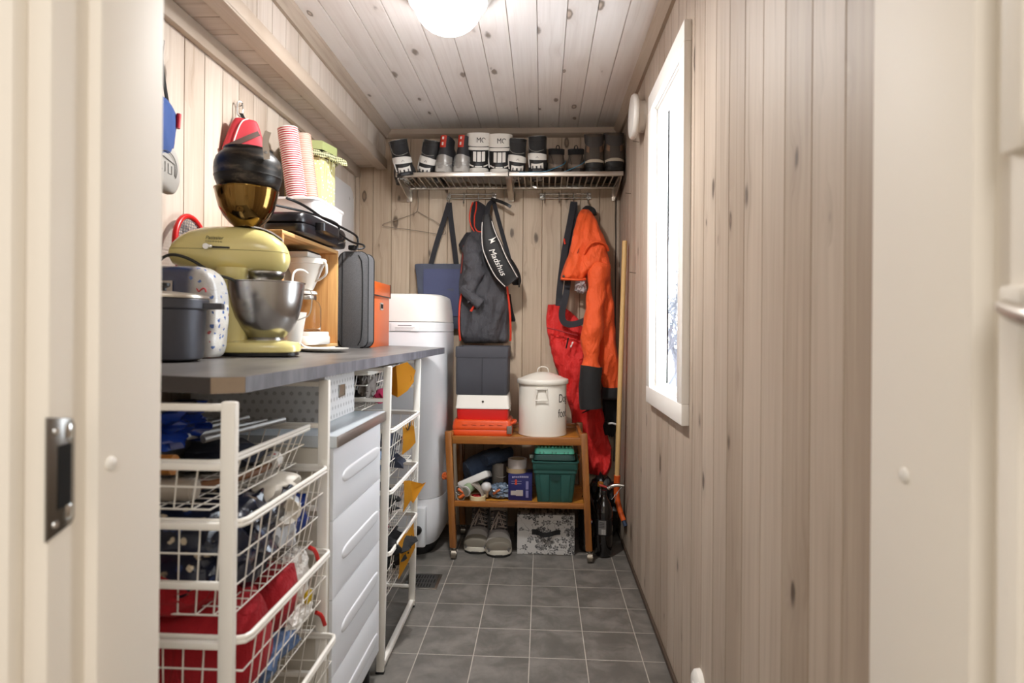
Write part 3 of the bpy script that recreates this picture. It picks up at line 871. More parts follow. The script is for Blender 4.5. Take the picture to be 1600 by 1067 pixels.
for xx in (cx0 + .04, cx1 - .03):
    for yy in (cy0 + .04, cy1 - .04): f.cyl((xx, yy, 0), (xx, yy, .09), .018, .022, 16)
f.build('feet', BLACK, t)

# ---- patterned archive box on the chest
x = N('grey flower print')
co = x.sep(x.obj())
def flowers(u, v, sc):
    U, W = x.math('MULTIPLY', u, sc), x.math('MULTIPLY', v, sc)
    row = x.math('FLOOR', W)
    U = x.math('ADD', U, x.math('MULTIPLY', x.math('MODULO', row, 2), .5))
    du, dv = x.math('SUBTRACT', x.math('FRACT', U), .5), x.math('SUBTRACT', x.math('FRACT', W), .5)
    r = x.math('SQRT', x.math('ADD', x.math('MULTIPLY', du, du), x.math('MULTIPLY', dv, dv)))
    a = x.math('ARCTAN2', dv, du)
    pet = x.math('ABSOLUTE', x.math('COSINE', x.math('MULTIPLY', a, 4)))
    return x.math('MULTIPLY', x.math('SUBTRACT', 1, x.step(x.math('DIVIDE', r, x.math('ADD', x.math('MULTIPLY', pet, .2), .08)), .85, 1.15)), x.step(r, .03, .06))
geo = x.n('ShaderNodeNewGeometry'); nx = x.sep(geo.outputs['True Normal'])
fl = x.mix(x.math('GREATER_THAN', x.math('ABSOLUTE', nx[0]), .5), flowers(co[0], co[2], 40), flowers(co[1], co[2], 40))
x.l(x.mix(x.math('MULTIPLY', fl, .75), lin('#d5d4d3'), lin('#8f8c8a')), x.b.inputs['Base Color']); x.set(Roughness=.55)
t = thing('archive_box', 'white box with grey flower print and metal label holder on the white chest', 'box', (-.82, 1.84, .888))
B().box2((-1.02, 1.70, .888), (-.622, 1.975, 1.032), .003).build('box_body', x.m, t, smooth=False)
lh = B()
for a, b_, c, e in ((1.815, 1.87, .952, .956), (1.815, 1.87, .986, .990), (1.815, 1.819, .952, .990), (1.866, 1.87, .952, .990)): lh.box2((-.623, a, c), (-.618, b_, e))
lh.box2((-.6235, 1.819, .955), (-.6205, 1.866, .987)).build('label_holder', STEEL, t)

# ---- boiler
t = thing('water_boiler', 'white rounded floor-standing boiler at the far end of the worktop', 'boiler', (-.785, 3.28, 0))
BW = mat('boiler white', '#dcdcde', .28)
bc = (-.785, 3.275, 0)
B().rbox(bc, .285, .275, [(.70, .05), (.86, .055), (.93, .09), (.975, .15), (.995, .23), (1, .30)], 4.2, 72).build('lower_shell', BW, t)
B().rbox(bc, .285, .275, [(.994, .302), (1, .305), (1, 1.10), (1, 1.148)], 4.2, 72).build('body', BW, t)
B().rbox(bc, .285, .275, [(.992, 1.150), (1.0, 1.152), (.996, 1.19), (.99, 1.198)], 4.2, 72).build('collar', mat('boiler grey white', '#d2d2d3', .3), t)
B().rbox(bc, .285, .275, [(.984, 1.200), (.99, 1.202), (.975, 1.26), (.945, 1.318), (.925, 1.335), (.88, 1.343), (.5, 1.347), (.05, 1.348)], 4.2, 72).build('lid', mat('boiler cream lid', '#dbd8d2', .3), t)
B().rbox(bc, .285, .275, [(.78, .0), (.80, .05)], 4.2, 48).build('plinth', BLACK, t)
lab = B().box2((-.76, 2.996, 1.152), (-.62, 2.9995, 1.19), .001).build('rating_label', mat('label white', '#e6e6e6', .4), t)
for i, (a, c, z) in enumerate(((-.725, -.70, 1.180), (-.70, -.655, 1.180), (-.74, -.64, 1.170), (-.74, -.65, 1.164), (-.74, -.66, 1.158))):
    B().box2((a, 2.9955, z - .0012), (c, 2.9962, z + (.0028 if i < 2 else .0006))).build('small_print', mat('grey print', '#8e8e90', .6), lab)
fp = B().box2((-.80, 2.975, .07), (-.575, 3.03, .27), .012).build('front_cover', mat('boiler cover', '#d6d8da', .3), t)
B().lathe([(.001, .03), (.016, .03), (.021, .02), (.021, 0)][::-1], 24, (-.612, 2.976, .16), rotm(R(90), 0, 0)).box((-.606, 2.955, .172), (.02, .02, .014), .005).build('valve_knob', BLACK, fp)
# ------------------------------------------------------------------ things on the worktop
# ---- stand mixer (local: head points along +x, base centre at the origin)
CREAM = mat('pastel yellow enamel', '#e3d58e', .22, coat=.5)
mx = thing('stand_mixer', 'pastel yellow stand mixer with brushed steel bowl on the worktop', 'mixer', (-.90, 1.70, wt(-.90)), (0, 0, R(20)))
b = B()
def head(xs):
    rings = []
    for x_, zt, zb, hw in xs:
        zc, hz = (zt + zb) / 2, max(.0015, (zt - zb) / 2)
        rings.append([(x_, hw * math.copysign(abs(cos(a)) ** .85, cos(a)), zc + hz * math.copysign(abs(sin(a)) ** .85, sin(a))) for a in [2 * pi * k / 40 for k in range(40)]])
    return rings
hd = [(-.160, .290, .284, .004), (-.158, .302, .272, .022), (-.150, .318, .258, .036), (-.132, .338, .250, .046), (-.105, .354, .243, .053), (-.07, .365, .238, .058), (-.03, .370, .236, .062), (.02, .371, .235, .064), (.06, .369, .235, .065), (.09, .363, .234, .064), (.115, .352, .234, .061), (.135, .338, .238, .054), (.148, .322, .248, .043), (.156, .306, .262, .028), (.160, .290, .278, .008)]
b.grid(head(hd)).build('motor_head', CREAM, mx, world=False)
# split line round the head
sl = [(x_ * 1.0012, hw * 1.004, .298) for x_, zt, zb, hw in hd[2:-1]]
B().tube([(p[0], -p[1], p[2]) for p in sl], .0007, 5).build('split_line', mat('olive seam', '#7d733a', .6), mx, world=False)
# pillar and foot
b = B()
b.rbox((.008, 0, 0), .042, .056, [(1, .02), (.98, .06), (.92, .12), (.9, .18), (1.0, .225), (1.1, .25)], 3.2, 40)
b.build('pillar', CREAM, mx, world=False)
b = B()
b.rbox((.078, 0, 0), .114, .088, [(.97, .009), (1, .012), (1, .022), (.985, .030), (.94, .037), (.7, .043), (.3, .046)], 3.4, 56)
b.build('foot', CREAM, mx, world=False)
B().rbox((.078, 0, 0), .108, .082, [(1, .0), (1, .0095)], 3.4, 40).build('foot_pad', BLACK, mx, world=False)
bp = [(.048, .046), (.050, .050), (.060, .058), (.077, .078), (.091, .108), (.100, .14), (.106, .175), (.109, .209), (.1115, .2105), (.1115, .213), (.108, .213), (.103, .175), (.097, .14), (.088, .11), (.07, .082), (.001, .062)]
BSTEEL = mat('brushed bowl steel', '#a9a6a3', .24, 1)
x = N('bowl steel'); s = x.sep(x.obj())
x.b.inputs['Base Color'].default_value = lin('#aaa7a4'); x.set(Metallic=1, Anisotropic=.6)
x.l(x.math('ADD', x.math('MULTIPLY', x.noise(x.comb(s[0], s[1], x.math('MULTIPLY', s[2], 900)), 1, 2), .07), .2), x.b.inputs['Roughness'])
bw = B().lathe(bp, 64, (.0925, 0, 0)).build('bowl', x.m, mx, world=False)
B().lathe([(.053, .040), (.0535, .047), (.05, .050), (.04, .050)], 48, (.0925, 0, 0)).build('bowl_base', STEEL, bw, world=False)
hb = B().ribbon([(.194, -.004, .192), (.208, -.004, .197), (.222, -.004, .188), (.222, -.004, .150), (.216, -.004, .118), (.196, -.004, .108), (.176, -.004, .100)], .022, .003, (0, 1, 0), 3)
hb.build('bowl_handle', STEEL, bw, world=False)
B().lathe([(.001, .212), (.030, .214), (.048, .226), (.054, .238), (.054, .243)], 40, (.0925, 0, 0)).build('planet_hub', STEEL, mx, world=False)
B().cyl((.0925, 0, .18), (.0925, 0, .215), .010, n=20).build('tool_shaft', CHROME, mx, world=False)
b = B()
for k in range(14):
    pass
tr = [(.055, .3705), (.085, .3665), (.115, .354), (.14, .336)]
b.ribbon([(a, 0, z + .001) for a, z in tr], .055, .004, (0, 1, 0), 2).build('top_trim', CHROME, mx, world=False)
sw = B().box((-.026, -.0625, .303), (.060, .003, .0055), .001).build('speed_slot', BLACK, mx, world=False)
B().lathe([(.001, .012), (.008, .011), (.0095, .006), (.0095, 0)][::-1], 24, (-.056, -.0595, .304), rotm(R(90), 0, 0)).box((-.049, -.067, .305), (.020, .007, .009), .003).build('speed_lever', CHROME, mx, world=False)
TI = mat('grey lettering', '#6d6a45', .5)
text('lettering', 'Patissier', .0135, Matrix.Translation((-.036, -.0615, .329)) @ rotm(R(84), 0, 0), TI, mx, .0006, shear=.25, world=False)
text('maker_lettering', 'KENWOOD', .0058, Matrix.Translation((-.037, -.0628, .3185)) @ rotm(R(86), 0, 0), TI, mx, .0006, spacing=1.6, world=False)
B().tube([(-.18, -.03, .19), (-.186, -.03, .235), (-.175, -.045, .262), (-.155, -.06, .275), (-.13, -.07, .278), (-.09, -.082, .265), (-.05, -.085, .238), (-.02, -.085, .222), (.01, -.082, .215), (.032, -.078, .203), (.04, -.07, .17)], .0042, 10, smooth=2).build('power_cord', mat('dark grey cable', '#34342f', .5), mx, world=False)

# ---- brass bowl and soot-black pot on top of the mixer
x = N('smoky brass'); x.set(Base_Color=lin('#7a5f34'), Metallic=1, Roughness=.07)
mz = wt(-.90) + .3705
tb = thing('brass_bowl', 'shiny smoked brass bowl balanced on the yellow mixer head', 'bowl', (-.862, 1.712, mz))
B().lathe([(.034, .0), (.036, .004), (.046, .012), (.062, .030), (.075, .055), (.083, .085), (.087, .106), (.0885, .107), (.0885, .109), (.085, .108), (.08, .085), (.07, .052), (.05, .024), (.001, .010)], 64, (-.862, 1.712, mz)).build('shell', x.m, tb)
tk = thing('camping_pot', 'soot-stained round black camping pot sitting in the brass bowl', 'pot', (-.858, 1.712, mz + .108))
x = N('sooty steel'); co = x.obj(); s = x.sep(co)
f = x.noise(x.comb(x.math('MULTIPLY', s[0], 14), x.math('MULTIPLY', s[1], 14), x.math('MULTIPLY', s[2], 40)), 1, 5, .65, .5)
x.l(x.mix(x.step(f, .5, .72), lin('#1b1917'), lin('#5d5145')), x.b.inputs['Base Color']); x.set(Roughness=.38, Metallic=.35); x.bump(f, .15, .002)
kz = mz + .108
B().lathe([(.050, -.004), (.072, .0), (.083, .010), (.0895, .026), (.0905, .034), (.0925, .036), (.0915, .040), (.0925, .055), (.0915, .072), (.087, .088), (.076, .102), (.069, .108), (.067, .110), (.068, .116), (.065, .117), (.064, .110), (.08, .09), (.086, .07), (.084, .02), (.001, .004)], 64, (-.858, 1.712, kz)).build('body', x.m, tk)
hb = B().ribbon([(-.858 + .080, 1.660, kz + .076), (-.858 + .080, 1.655, kz + .094), (-.858 + .076, 1.654, kz + .125), (-.858 + .086, 1.652, kz + .152)], .017, .0025, (.9, .45, 0), 2)
hb.build('handle_bracket', mat('pale riveted strap', '#cfc3b4', .5), tk)
B().lathe([(.001, .003), (.004, .002), (.005, 0)][::-1], 16, (-.7785, 1.652, kz + .094), rotm(R(70), 0, R(30))).build('rivet', STEEL, tk)

# ---- red first-aid style pouch hanging on the wall behind the pot
RED = cloth_mat('red nylon', '#bd2a36', .6, 800, .08, .15)
pp = thing('red_pouch', 'red nylon pouch with white piping and dark stripe hanging from a carabiner', 'pouch', (-1.06, 2.08, 1.70), (0, 0, R(38)))
b = B()
rows = [(.20, -.022, .030, .03, 0), (.19, -.036, .045, .045, 0), (.13, -.058, .064, .05, 0), (.06, -.078, .080, .05, 0), (.0, -.092, .092, .048, 0), (-.04, -.09, .09, .04, 0)]
b.cloth(rows, 48, 5, .004, 10, 5, 3, e=4, back=1).build('body', RED, pp, world=False)
for xs in (-.072, .0):
    pass
B().tube([(-.062, -.028, -.02), (-.050, -.029, .06), (-.030, -.028, .14), (-.012, -.026, .188), (.01, -.02, .199)], .0022, 8, smooth=2).build('piping', mat('white piping', '#e4ddd6', .5), pp, world=False)
B().ribbon([(-.062, -.027, .085), (-.03, -.031, .105), (.02, -.031, .138), (.046, -.022, .155)], .017, .002, (-.5, 0, .85), 2).build('stripe', mat('dark brown tape', '#4b352c', .7), pp, world=False)
wm = B()
for i in range(6):
    a = i * pi / 3
    wm.box((.03 + .010 * cos(a), -.0305, .088 + .010 * sin(a)), (.008, .004, .008), .002)
wm.box((.03, -.0315, .070), (.02, .003, .006), .001)
wm.box((.058, -.027, .080), (.018, .003, .012), .002)
wm.build('white_emblem', mat('white print', '#ded8d2', .5), pp, world=False)
B().ribbon([(.004, .0, .192), (.003, .022, .212), (.0, .048, .236)], .012, .002, (1, 0, 0), 1).build('loop', BLACKCLOTH, pp, world=False)
def carabiner(label, c, h, w_, rx=0, rz=0, nail=True):
    t = thing('carabiner', label, 'carabiner', c)
    pts = [(w_ * cos(a), 0, h * sin(a) if True else 0) for a in [2 * pi * k / 28 for k in range(28)]]
    pts = [(math.copysign(abs(p[0] / w_) ** .6, p[0]) * w_, 0, math.copysign(abs(p[2] / h) ** .75, p[2]) * h) for p in pts]
    M = Matrix.Translation(V(c)) @ rotm(rx, 0, rz)
    B().tube([M @ V(p) for p in pts], .0028, 8, True).build('ring', CHROME, t)
    return t
carabiner('steel carabiner holding the red pouch on the left boarded wall', (-1.098, 2.125, 1.955), .026, .011, 0, R(60))
tag(B().tube([(XL - .004, 2.18, 1.985), (-1.088, 2.125, 1.975)], .0016, 6).build('nail', NAIL), 'nail in the left wall carrying the steel carabiner and red pouch', 'nail')

# ---- blue bag and grey pouch hanging near the doorway
tag(B().tube([(XL, 1.665, 2.005), (-1.10, 1.665, 2.0), (-1.088, 1.665, 1.985), (-1.09, 1.665, 1.965), (-1.105, 1.665, 1.968)], .004, 8, smooth=1).build('wall_hook', STEEL), 'steel hook on the left wall carrying the blue bag by the doorway', 'hook')
BLUEC = cloth_mat('blue canvas', '#33508c', .85, 600, .15, .3)
bb = thing('blue_bag', 'blue canvas bag with black strap hanging on the left wall by the doorway', 'bag', (-1.07, 1.58, 1.55))
b = B()
M = Matrix.Translation((-1.085, 1.548, 0)) @ rotm(0, 0, R(90))
b.cloth([(1.815, -.10, .135, .03, 0), (1.78, -.13, .170, .05, 0), (1.72, -.14, .16, .06, 0), (1.66, -.14, .145, .06, 0), (1.60, -.13, .125, .055, 0), (1.55, -.11, .10, .03, 0)], 48, 5, .006, 14, 6, 12, back=.4)
b.bm.transform(M)
b.build('body', BLUEC, bb)
B().ribbon([(-1.088, 1.665, 1.985), (-1.094, 1.668, 1.93), (-1.088, 1.675, 1.86), (-1.08, 1.68, 1.80)], .014, .003, (0, 1, 0), 2).build('strap', BLACKCLOTH, bb)
B().cyl((-1.062, 1.703, 1.785), (-1.062, 1.698, 1.742), .0065, n=12).build('zip_tag', mat('red tag', '#b5182a', .4), bb)
gp = thing('grey_pouch', 'pale grey oval pouch with stitched emblem hanging under the blue bag', 'pouch', (-1.085, 1.66, 1.54))
b = B()
M = Matrix.Translation((-1.078, 1.637, 0)) @ rotm(0, 0, R(90))
b.cloth([(1.685, -.02, .045, .02, 0), (1.672, -.05, .072, .03, 0), (1.63, -.075, .085, .04, 0), (1.585, -.085, .085, .04, 0), (1.555, -.085, .068, .03, 0), (1.545, -.06, .04, .012, 0)], 40, 4, .003, 10, 6, 5, back=.4)
b.bm.transform(M); b.build('body', cloth_mat('pale grey fabric', '#b3b0aa', .8, 600, .06, .12), gp)
em = B()
q = lambda y, z: (-1.0565, y - .018, z)
for pts in ([q(1.615 + .045 + .045 * cos(a), 1.615 + .045 * sin(a)) for a in [i * pi / 12 for i in range(-2, 15)]],
            [q(1.625, 1.645), q(1.695, 1.63), q(1.695, 1.596)], [q(1.65, 1.628), q(1.65, 1.60)], [q(1.664, 1.626), q(1.664, 1.598)], [q(1.680, 1.622), q(1.680, 1.598), q(1.668, 1.598)], [q(1.628, 1.63), q(1.628, 1.606), q(1.64, 1.604)]):
    em.tube(pts, .0011, 5)
em.build('stitched_emblem', mat('dark stitch', '#4b4a48', .8), gp)
B().box((-1.083, 1.582, 1.532), (.02, .05, .03), .004).build('buckle', BLACK, gp)

# ---- red fly swatter leaning on the wall
t = thing('fly_swatter', 'red framed racket with grey mesh leaning on the wall behind the mixer', 'racket', (-1.09, 1.80, 1.10))
M = Matrix.Translation((-1.082, 1.81, 1.395)) @ rotm(0, R(-6), 0)
ov = [M @ V((0, .088 * cos(a), .112 * sin(a))) for a in [2 * pi * k / 40 for k in range(40)]]
B().tube(ov, .0085, 10, True).build('frame', mat('red plastic gloss', '#c01818', .3), t)
b = B()
for i in range(-9, 10):
    y = i * .0088; z = .112 * math.sqrt(max(0, 1 - (y / .088) ** 2))
    b.tube([M @ V((0, y, -z)), M @ V((0, y, z))], .0012, 4)
for i in range(-12, 13):
    z = i * .0088; y = .088 * math.sqrt(max(0, 1 - (z / .112) ** 2))
    b.tube([M @ V((.001, -y, z)), M @ V((.001, y, z))], .0012, 4)
b.build('mesh', mat('grey wire', '#8d9499', .4, .8), t, smooth=False)
B().tube([M @ V((0, 0, -.112)), M @ V((0, 0, -.2)), M @ V((.02, 0, -.322))], .013, 12).build('handle', mat('red plastic gloss', '#c01818', .3), t)

# ---- cast pot and napkin pack near the doorway
t = thing('cooking_pot', 'dark grey cast aluminium pot with side lugs at the near end of the worktop', 'pot', (-.90, 1.385, wt(-.9)))
zb = wt(-.9) + .002
CAST = mat('cast aluminium', '#45454a', .45, .55, var=.15, vs=20, bump=.15, bs=140)
B().lathe([(.080, .0), (.086, .004), (.089, .02), (.091, .08), (.093, .118), (.099, .122), (.0995, .142), (.097, .145), (.090, .144), (.088, .02), (.001, .012)], 64, (-.90, 1.385, zb)).build('body', CAST, t)
lid = B().lathe([(.099, .145), (.100, .148), (.099, .152), (.07, .158), (.03, .162), (.001, .163)], 64, (-.90, 1.385, zb)).build('lid', mat('pale alu lid', '#c7c0b4', .3, .9), t)
B().lathe([(.008, .162), (.008, .17), (.016, .175), (.016, .182), (.001, .185)], 32, (-.90, 1.385, zb)).build('lid_knob', BLACK, lid)
for sgn in (1, -1):
    a = R(25) if sgn > 0 else R(205)
    M = Matrix.Translation((-.90, 1.385, zb)) @ rotm(0, 0, a)
    B().prism([(.09, -.045), (.128, -.030), (.132, -.02), (.132, .02), (.128, .030), (.09, .045)], .122, .136, lambda u, v, d: M @ V((u, v, d)), .003).build('lug', CAST, t)
rb = B()
for i in range(4):
    a = R(-112 + i * 6); rb.box((-.90 + .0925 * cos(a), 1.385 + .0925 * sin(a), zb + .103), (.006, .006, .022), .002)
rb.build('ribs', CAST, t)
t = thing('napkin_pack', 'blue and white printed plastic pack of paper behind the cast pot', 'paper pack', (-.94, 1.535, wt(-.94)))
x = N('printed pack film')
co = x.obj(); s = x.sep(co)
wave = x.math('ADD', .160, x.math('SUBTRACT', x.math('MULTIPLY', x.math('SINE', x.math('MULTIPLY', x.math('ADD', s[0], .02), -42)), .012), x.math('MULTIPLY', x.math('MAXIMUM', x.math('ADD', s[0], .02), 0), .25)))
nz = x.noise(co, 30, 3)
c = x.mix(x.math('MULTIPLY', x.step(x.math('SUBTRACT', s[2], wave), -.002, .002), x.math('SUBTRACT', 1, x.math('MULTIPLY', x.step(s[0], .03, .06), .7))), lin('#d6d3cd'), lin('#2a3454'))
vo = x.voro(co, 55)
mot = x.math('MULTIPLY', x.math('SUBTRACT', 1, x.step(x.math('ADD', vo.outputs['Distance'], x.math('MULTIPLY', x.noise(co, 120, 3), .9)), .66, .72)), x.step(s[0], .015, .04))
vcol = x.sep(vo.outputs['Color'])
c = x.mix(x.math('MULTIPLY', mot, x.math('GREATER_THAN', vcol[0], .12)), c, lin('#4a67a3'))
c = x.mix(x.math('MULTIPLY', mot, x.math('GREATER_THAN', vcol[1], .86)), c, lin('#b23a40'))
x.l(c, x.b.inputs['Base Color']); x.set(Roughness=.22, Coat_Weight=.5)
x.bump(x.noise(co, 34, 5, .65, 1.5), .45, .006)
b = B()
zb = wt(-.94)
b.cloth([(zb + .238, -1.03, -.90, .03, 1.54), (zb + .230, -1.055, -.872, .075, 1.54), (zb + .20, -1.066, -.846, .095, 1.54), (zb + .14, -1.068, -.836, .10, 1.54), (zb + .07, -1.066, -.838, .10, 1.54), (zb + .015, -1.06, -.845, .095, 1.54), (zb + .001, -1.05, -.855, .08, 1.54)], 64, 6, .006, 18, 14, 9, e=5, back=1)
pk = b.build('film', x.m, t)
B().box((-.985, 1.489, zb + .172), (.085, .001, .05), .0004).build('printed_panel', mat('panel beige', '#b9b1a8', .4), pk)
ln = B()
for i in range(3): ln.box((-.985, 1.4882, zb + .182 - i * .009), (.055 - .006 * i, .0006, .0014))
ln.build('small_print', mat('dark print', '#2b2b33', .5), pk)
rl = B().tube([(-.868 + .012 * cos(a), 1.4915, zb + .168 + .010 * abs(sin(a * 1.5))) for a in [i * pi / 10 for i in range(11)]], .002, 6)
rl.build('red_logo', mat('red print', '#bb3038', .5), pk)

# ---- wooden crate on its side with a coffee maker in it
cr = thing('wooden_crate', 'pine crate lying on its side on the worktop, open to the room', 'crate', (-.97, 2.2, wt(-.97)))
CRW = timber('crate pine', '#b98650', '#dfb47a', 0, 1, 26, .55)
CRWx = timber('crate pine side', '#ab7440', '#d7a566', 0, 2, 26, .55)
x0, x1, ya, yb, za, zb = -1.10, -.852, 1.93, 2.475, wt(-.97) + .002, 1.487
B().box2((x0, ya, zb - .014), (x1, yb, zb), .002).build('top_board', CRW, cr)
B().box2((x0, ya, za), (x1, yb, za + .014), .002).build('bottom_board', CRW, cr)
B().box2((x0, ya, za + .014), (x1, ya + .016, zb - .014), .002).build('near_panel', CRWx, cr)
B().box2((x0, yb - .016, za + .014), (x1, yb, zb - .014), .002).build('far_panel', CRWx, cr)
for i in range(3):
    z0 = za + .016 + i * (zb - za - .03) / 3
    B().box2((x0 - .008, ya, z0), (x0, yb, z0 + (zb - za - .03) / 3 - .006), .002).build('back_slat', CRW, cr)
tag(B().box2((-1.02, 2.30, 1.36), (-.93, 2.33, 1.468), .002).build('carton', print_mat('dark carton', '#23262b', ['#6b7680', '#c9a646'], 30, .4, .6)), 'small dark carton on top of the coffee maker inside the crate', 'box')
OFFW = mat('off white plastic', '#ddd8d0', .3)
cm = thing('coffee_maker', 'white coffee maker with filter cone and glass jug inside the crate', 'coffee maker', (-.90, 2.22, za + .014))
zc = za + .014
B().rbox((-.91, 2.24, zc), .085, .115, [(.98, .0), (1, .004), (1, .026), (.97, .032)], 4, 48).rbox((-.905, 2.25, zc), .075, .09, [(1, .032), (1, .044), (.97, .048)], 5, 40).build('base', OFFW, cm)
B().box((-1.0, 2.25, zc + .17), (.075, .13, .31), .015).build('water_tank', OFFW, cm)
B().box((-.95, 2.25, zc + .335), (.17, .14, .022), .006).build('top_cover', OFFW, cm)
B().box((-.95, 2.25, zc + .349), (.16, .13, .007), .002).build('top_lid', BLACK, cm)
fc = B().lathe([(.026, .205), (.030, .212), (.052, .262), (.068, .300), (.075, .302), (.076, .318), (.073, .322), (.066, .31), (.03, .22), (.001, .214)], 48, (-.895, 2.235, zc)).build('filter_cone', OFFW, cm)
B().ribbon([(-.825, 2.225, zc + .312), (-.812, 2.222, zc + .306), (-.809, 2.221, zc + .28), (-.812, 2.222, zc + .262), (-.835, 2.227, zc + .245), (-.858, 2.231, zc + .237)], .014, .005, (0, 1, 0), 2).build('cone_handle', OFFW, fc)
x = N('jug glass'); x.set(Base_Color=(.97, .97, .95, 1), Roughness=.02, IOR=1.15, Transmission_Weight=1)
jg = B().lathe([(.050, .05), (.056, .053), (.058, .07), (.058, .135), (.052, .155), (.038, .168), (.036, .19), (.034, .19), (.036, .168), (.050, .153), (.055, .134), (.055, .07), (.05, .056), (.001, .054)], 48, (-.895, 2.235, zc)).build('glass_jug', x.m, cm)
B().lathe([(.0385, .168), (.040, .170), (.040, .183), (.0385, .185)], 48, (-.895, 2.235, zc), cap=False).build('jug_band', STEEL, jg)
B().lathe([(.042, .189), (.043, .192), (.04, .200), (.001, .203)], 48, (-.895, 2.235, zc)).build('jug_lid', OFFW, jg)
B().tube([(-.85, 2.14, zc + .26), (-.86, 2.12, zc + .272), (-.88, 2.09, zc + .265), (-.875, 2.06, zc + .22), (-.86, 2.04, zc + .12), (-.84, 2.02, zc + .03), (-.82, 2.03, zc - .006), (-.79, 2.10, zc - .010), (-.77, 2.2, zc - .010)], .004, 8, smooth=2).build('cord', OFFW, cm)
tag(B().lathe([(.06, .0), (.085, .008), (.088, .012), (.08, .012), (.055, .005), (.001, .004)], 48, (-.775, 2.10, wt(-.775) + .001)).build('saucer', OFFW), 'shallow white plate on the worktop in front of the coffee maker', 'plate')
tag(B().lathe([(.035, .0), (.042, .01), (.055, .09), (.06, .115), (.056, .114), (.04, .012), (.001, .006)], 40, (-.868, 2.02, za + .014)).build('measuring_cup', OFFW), 'white plastic measuring cup beside the coffee maker behind the steel bowl', 'cup')

# ---- grill appliance, white box, tin and paper cups on the crate
t = thing('contact_grill', 'black contact grill with coiled cable lying on top of the wooden crate', 'grill', (-.90, 2.25, 1.488))
M = Matrix.Translation((-.885, 2.26, 1.489))
GB = mat('black grill plastic', '#17161a', .3, coat=.2)
B().rbox((-.895, 2.26, 1.489), .082, .24, [(.9, .004), (.97, .008), (1, .020), (1, .034), (.98, .038)], 6, 56).build('lower_shell', GB, t)
B().rbox((-.895, 2.26, 1.489), .082, .24, [(.98, .040), (1, .043), (1, .062), (.96, .074), (.85, .080), (.5, .083)], 6, 56).build('upper_shell', GB, t)
B().rbox((-.802, 2.20, 1.492), .026, .085, [(.7, .018), (1, .022), (1, .05), (.7, .056)], 4, 32).build('handle', GB, t)
for z in (1.500, 1.516): B().tube([(-.812, 2.35, z), (-.805, 2.40, z + .014), (-.815, 2.44, z + .028)], .0028, 8, smooth=1).build('silver_strip', CHROME, t)
CB = mat('black cable', '#0f0f10', .35)
B().tube([(-.86, 1.98, 1.60), (-.84, 2.03, 1.596), (-.83, 2.12, 1.588), (-.82, 2.2, 1.574), (-.81, 2.28, 1.570), (-.80, 2.38, 1.566), (-.79, 2.47, 1.560), (-.783, 2.505, 1.552), (-.78, 2.51, 1.53), (-.785, 2.505, 1.497)], .0048, 10, smooth=2).build('cable', CB, t)
B().tube([(-.90, 1.98, 1.577), (-.84, 2.1, 1.577), (-.81, 2.22, 1.575), (-.80, 2.30, 1.572), (-.797, 2.325, 1.56), (-.80, 2.32, 1.54), (-.80, 2.36, 1.534), (-.79, 2.46, 1.520), (-.765, 2.52, 1.522), (-.755, 2.53, 1.512), (-.77, 2.52, 1.50), (-.81, 2.49, 1.50)], .0042, 10, smooth=2).build('cable_loop', CB, t)
B().box((-.80, 2.495, 1.503), (.03, .03, .022), .006).build('plug', CB, t)
t = thing('plastic_tub', 'white translucent plastic tub with number 7 behind the black grill', 'tub', (-.985, 2.5, 1.488))
TUB = mat('milky plastic', '#ebe7e5', .3)
tz = 1.4885
b = B()
hx, hy = .112, .165
for k in (1,): pass
b.rbox((-.985, 2.455, tz), hx, hy, [(.88, 0), (.91, .006), (.985, .165), (1.0, .172), (1.03, .176), (1.03, .184), (1.0, .186), (.965, .18), (.90, .012), (.3, .010)], 9, 56).build('body', TUB, t)
text('number', '7', .05, Matrix.Translation((-.8765, 2.53, tz + .115)) @ rotm(R(90), 0, R(90)) @ rotm(R(-4), 0, 0), mat('grey pencil', '#8f8a88', .6), t)
# hexagonal polka-dot tin with green lid and checked ribbon
tt = thing('polka_dot_tin', 'tall yellow polka-dot tin with green lid and checked ribbon on the tub', 'tin', (-.990, 2.51, tz + .012))
x = N('polka dots'); co = x.obj()
vo = x.voro(co, 60, 'F1', .8)
x.l(x.mix(x.math('SUBTRACT', 1, x.step(vo.outputs['Distance'], .22, .3)), lin('#cbc088'), lin('#efe9d6')), x.b.inputs['Base Color']); x.set(Roughness=.45)
hexa = lambda r: [(r * cos(pi / 3 * k + .3), r * sin(pi / 3 * k + .3)) for k in range(6)]
zt = tz + .187
B().prism(hexa(.102), tz + .0125, zt + .195, lambda u, v, d: (-.990 + u, 2.51 + v, d)).build('body', x.m, tt, smooth=False)
B().prism(hexa(.110), zt + .225, zt + .262, lambda u, v, d: (-.990 + u, 2.51 + v, d), .004).build('lid', mat('green lid', '#8b9160', .4), tt)
B().prism(hexa(.098), zt + .195, zt + .226, lambda u, v, d: (-.990 + u, 2.51 + v, d)).build('neck', mat('dark green neck', '#2c3018', .7), tt)
x = N('checked ribbon'); co = x.sep(x.obj())
ck = lambda v, f: x.math('GREATER_THAN', x.math('FRACT', x.math('MULTIPLY', v, f)), .5)
x.l(x.mix(x.math('MULTIPLY', x.math('ADD', ck(x.math('ADD', co[0], co[1]), 90), ck(co[2], 90)), .5), lin('#c3c094'), lin('#2f3320')), x.b.inputs['Base Color']); x.set(Roughness=.9)
b = B()
ring = [(-.990 + .108 * cos(2 * pi * k / 48), 2.51 + .108 * sin(2 * pi * k / 48), zt + .204 + .004 * sin(k * 1.9)) for k in range(48)]
b.tube(ring, .0125, 8, True)
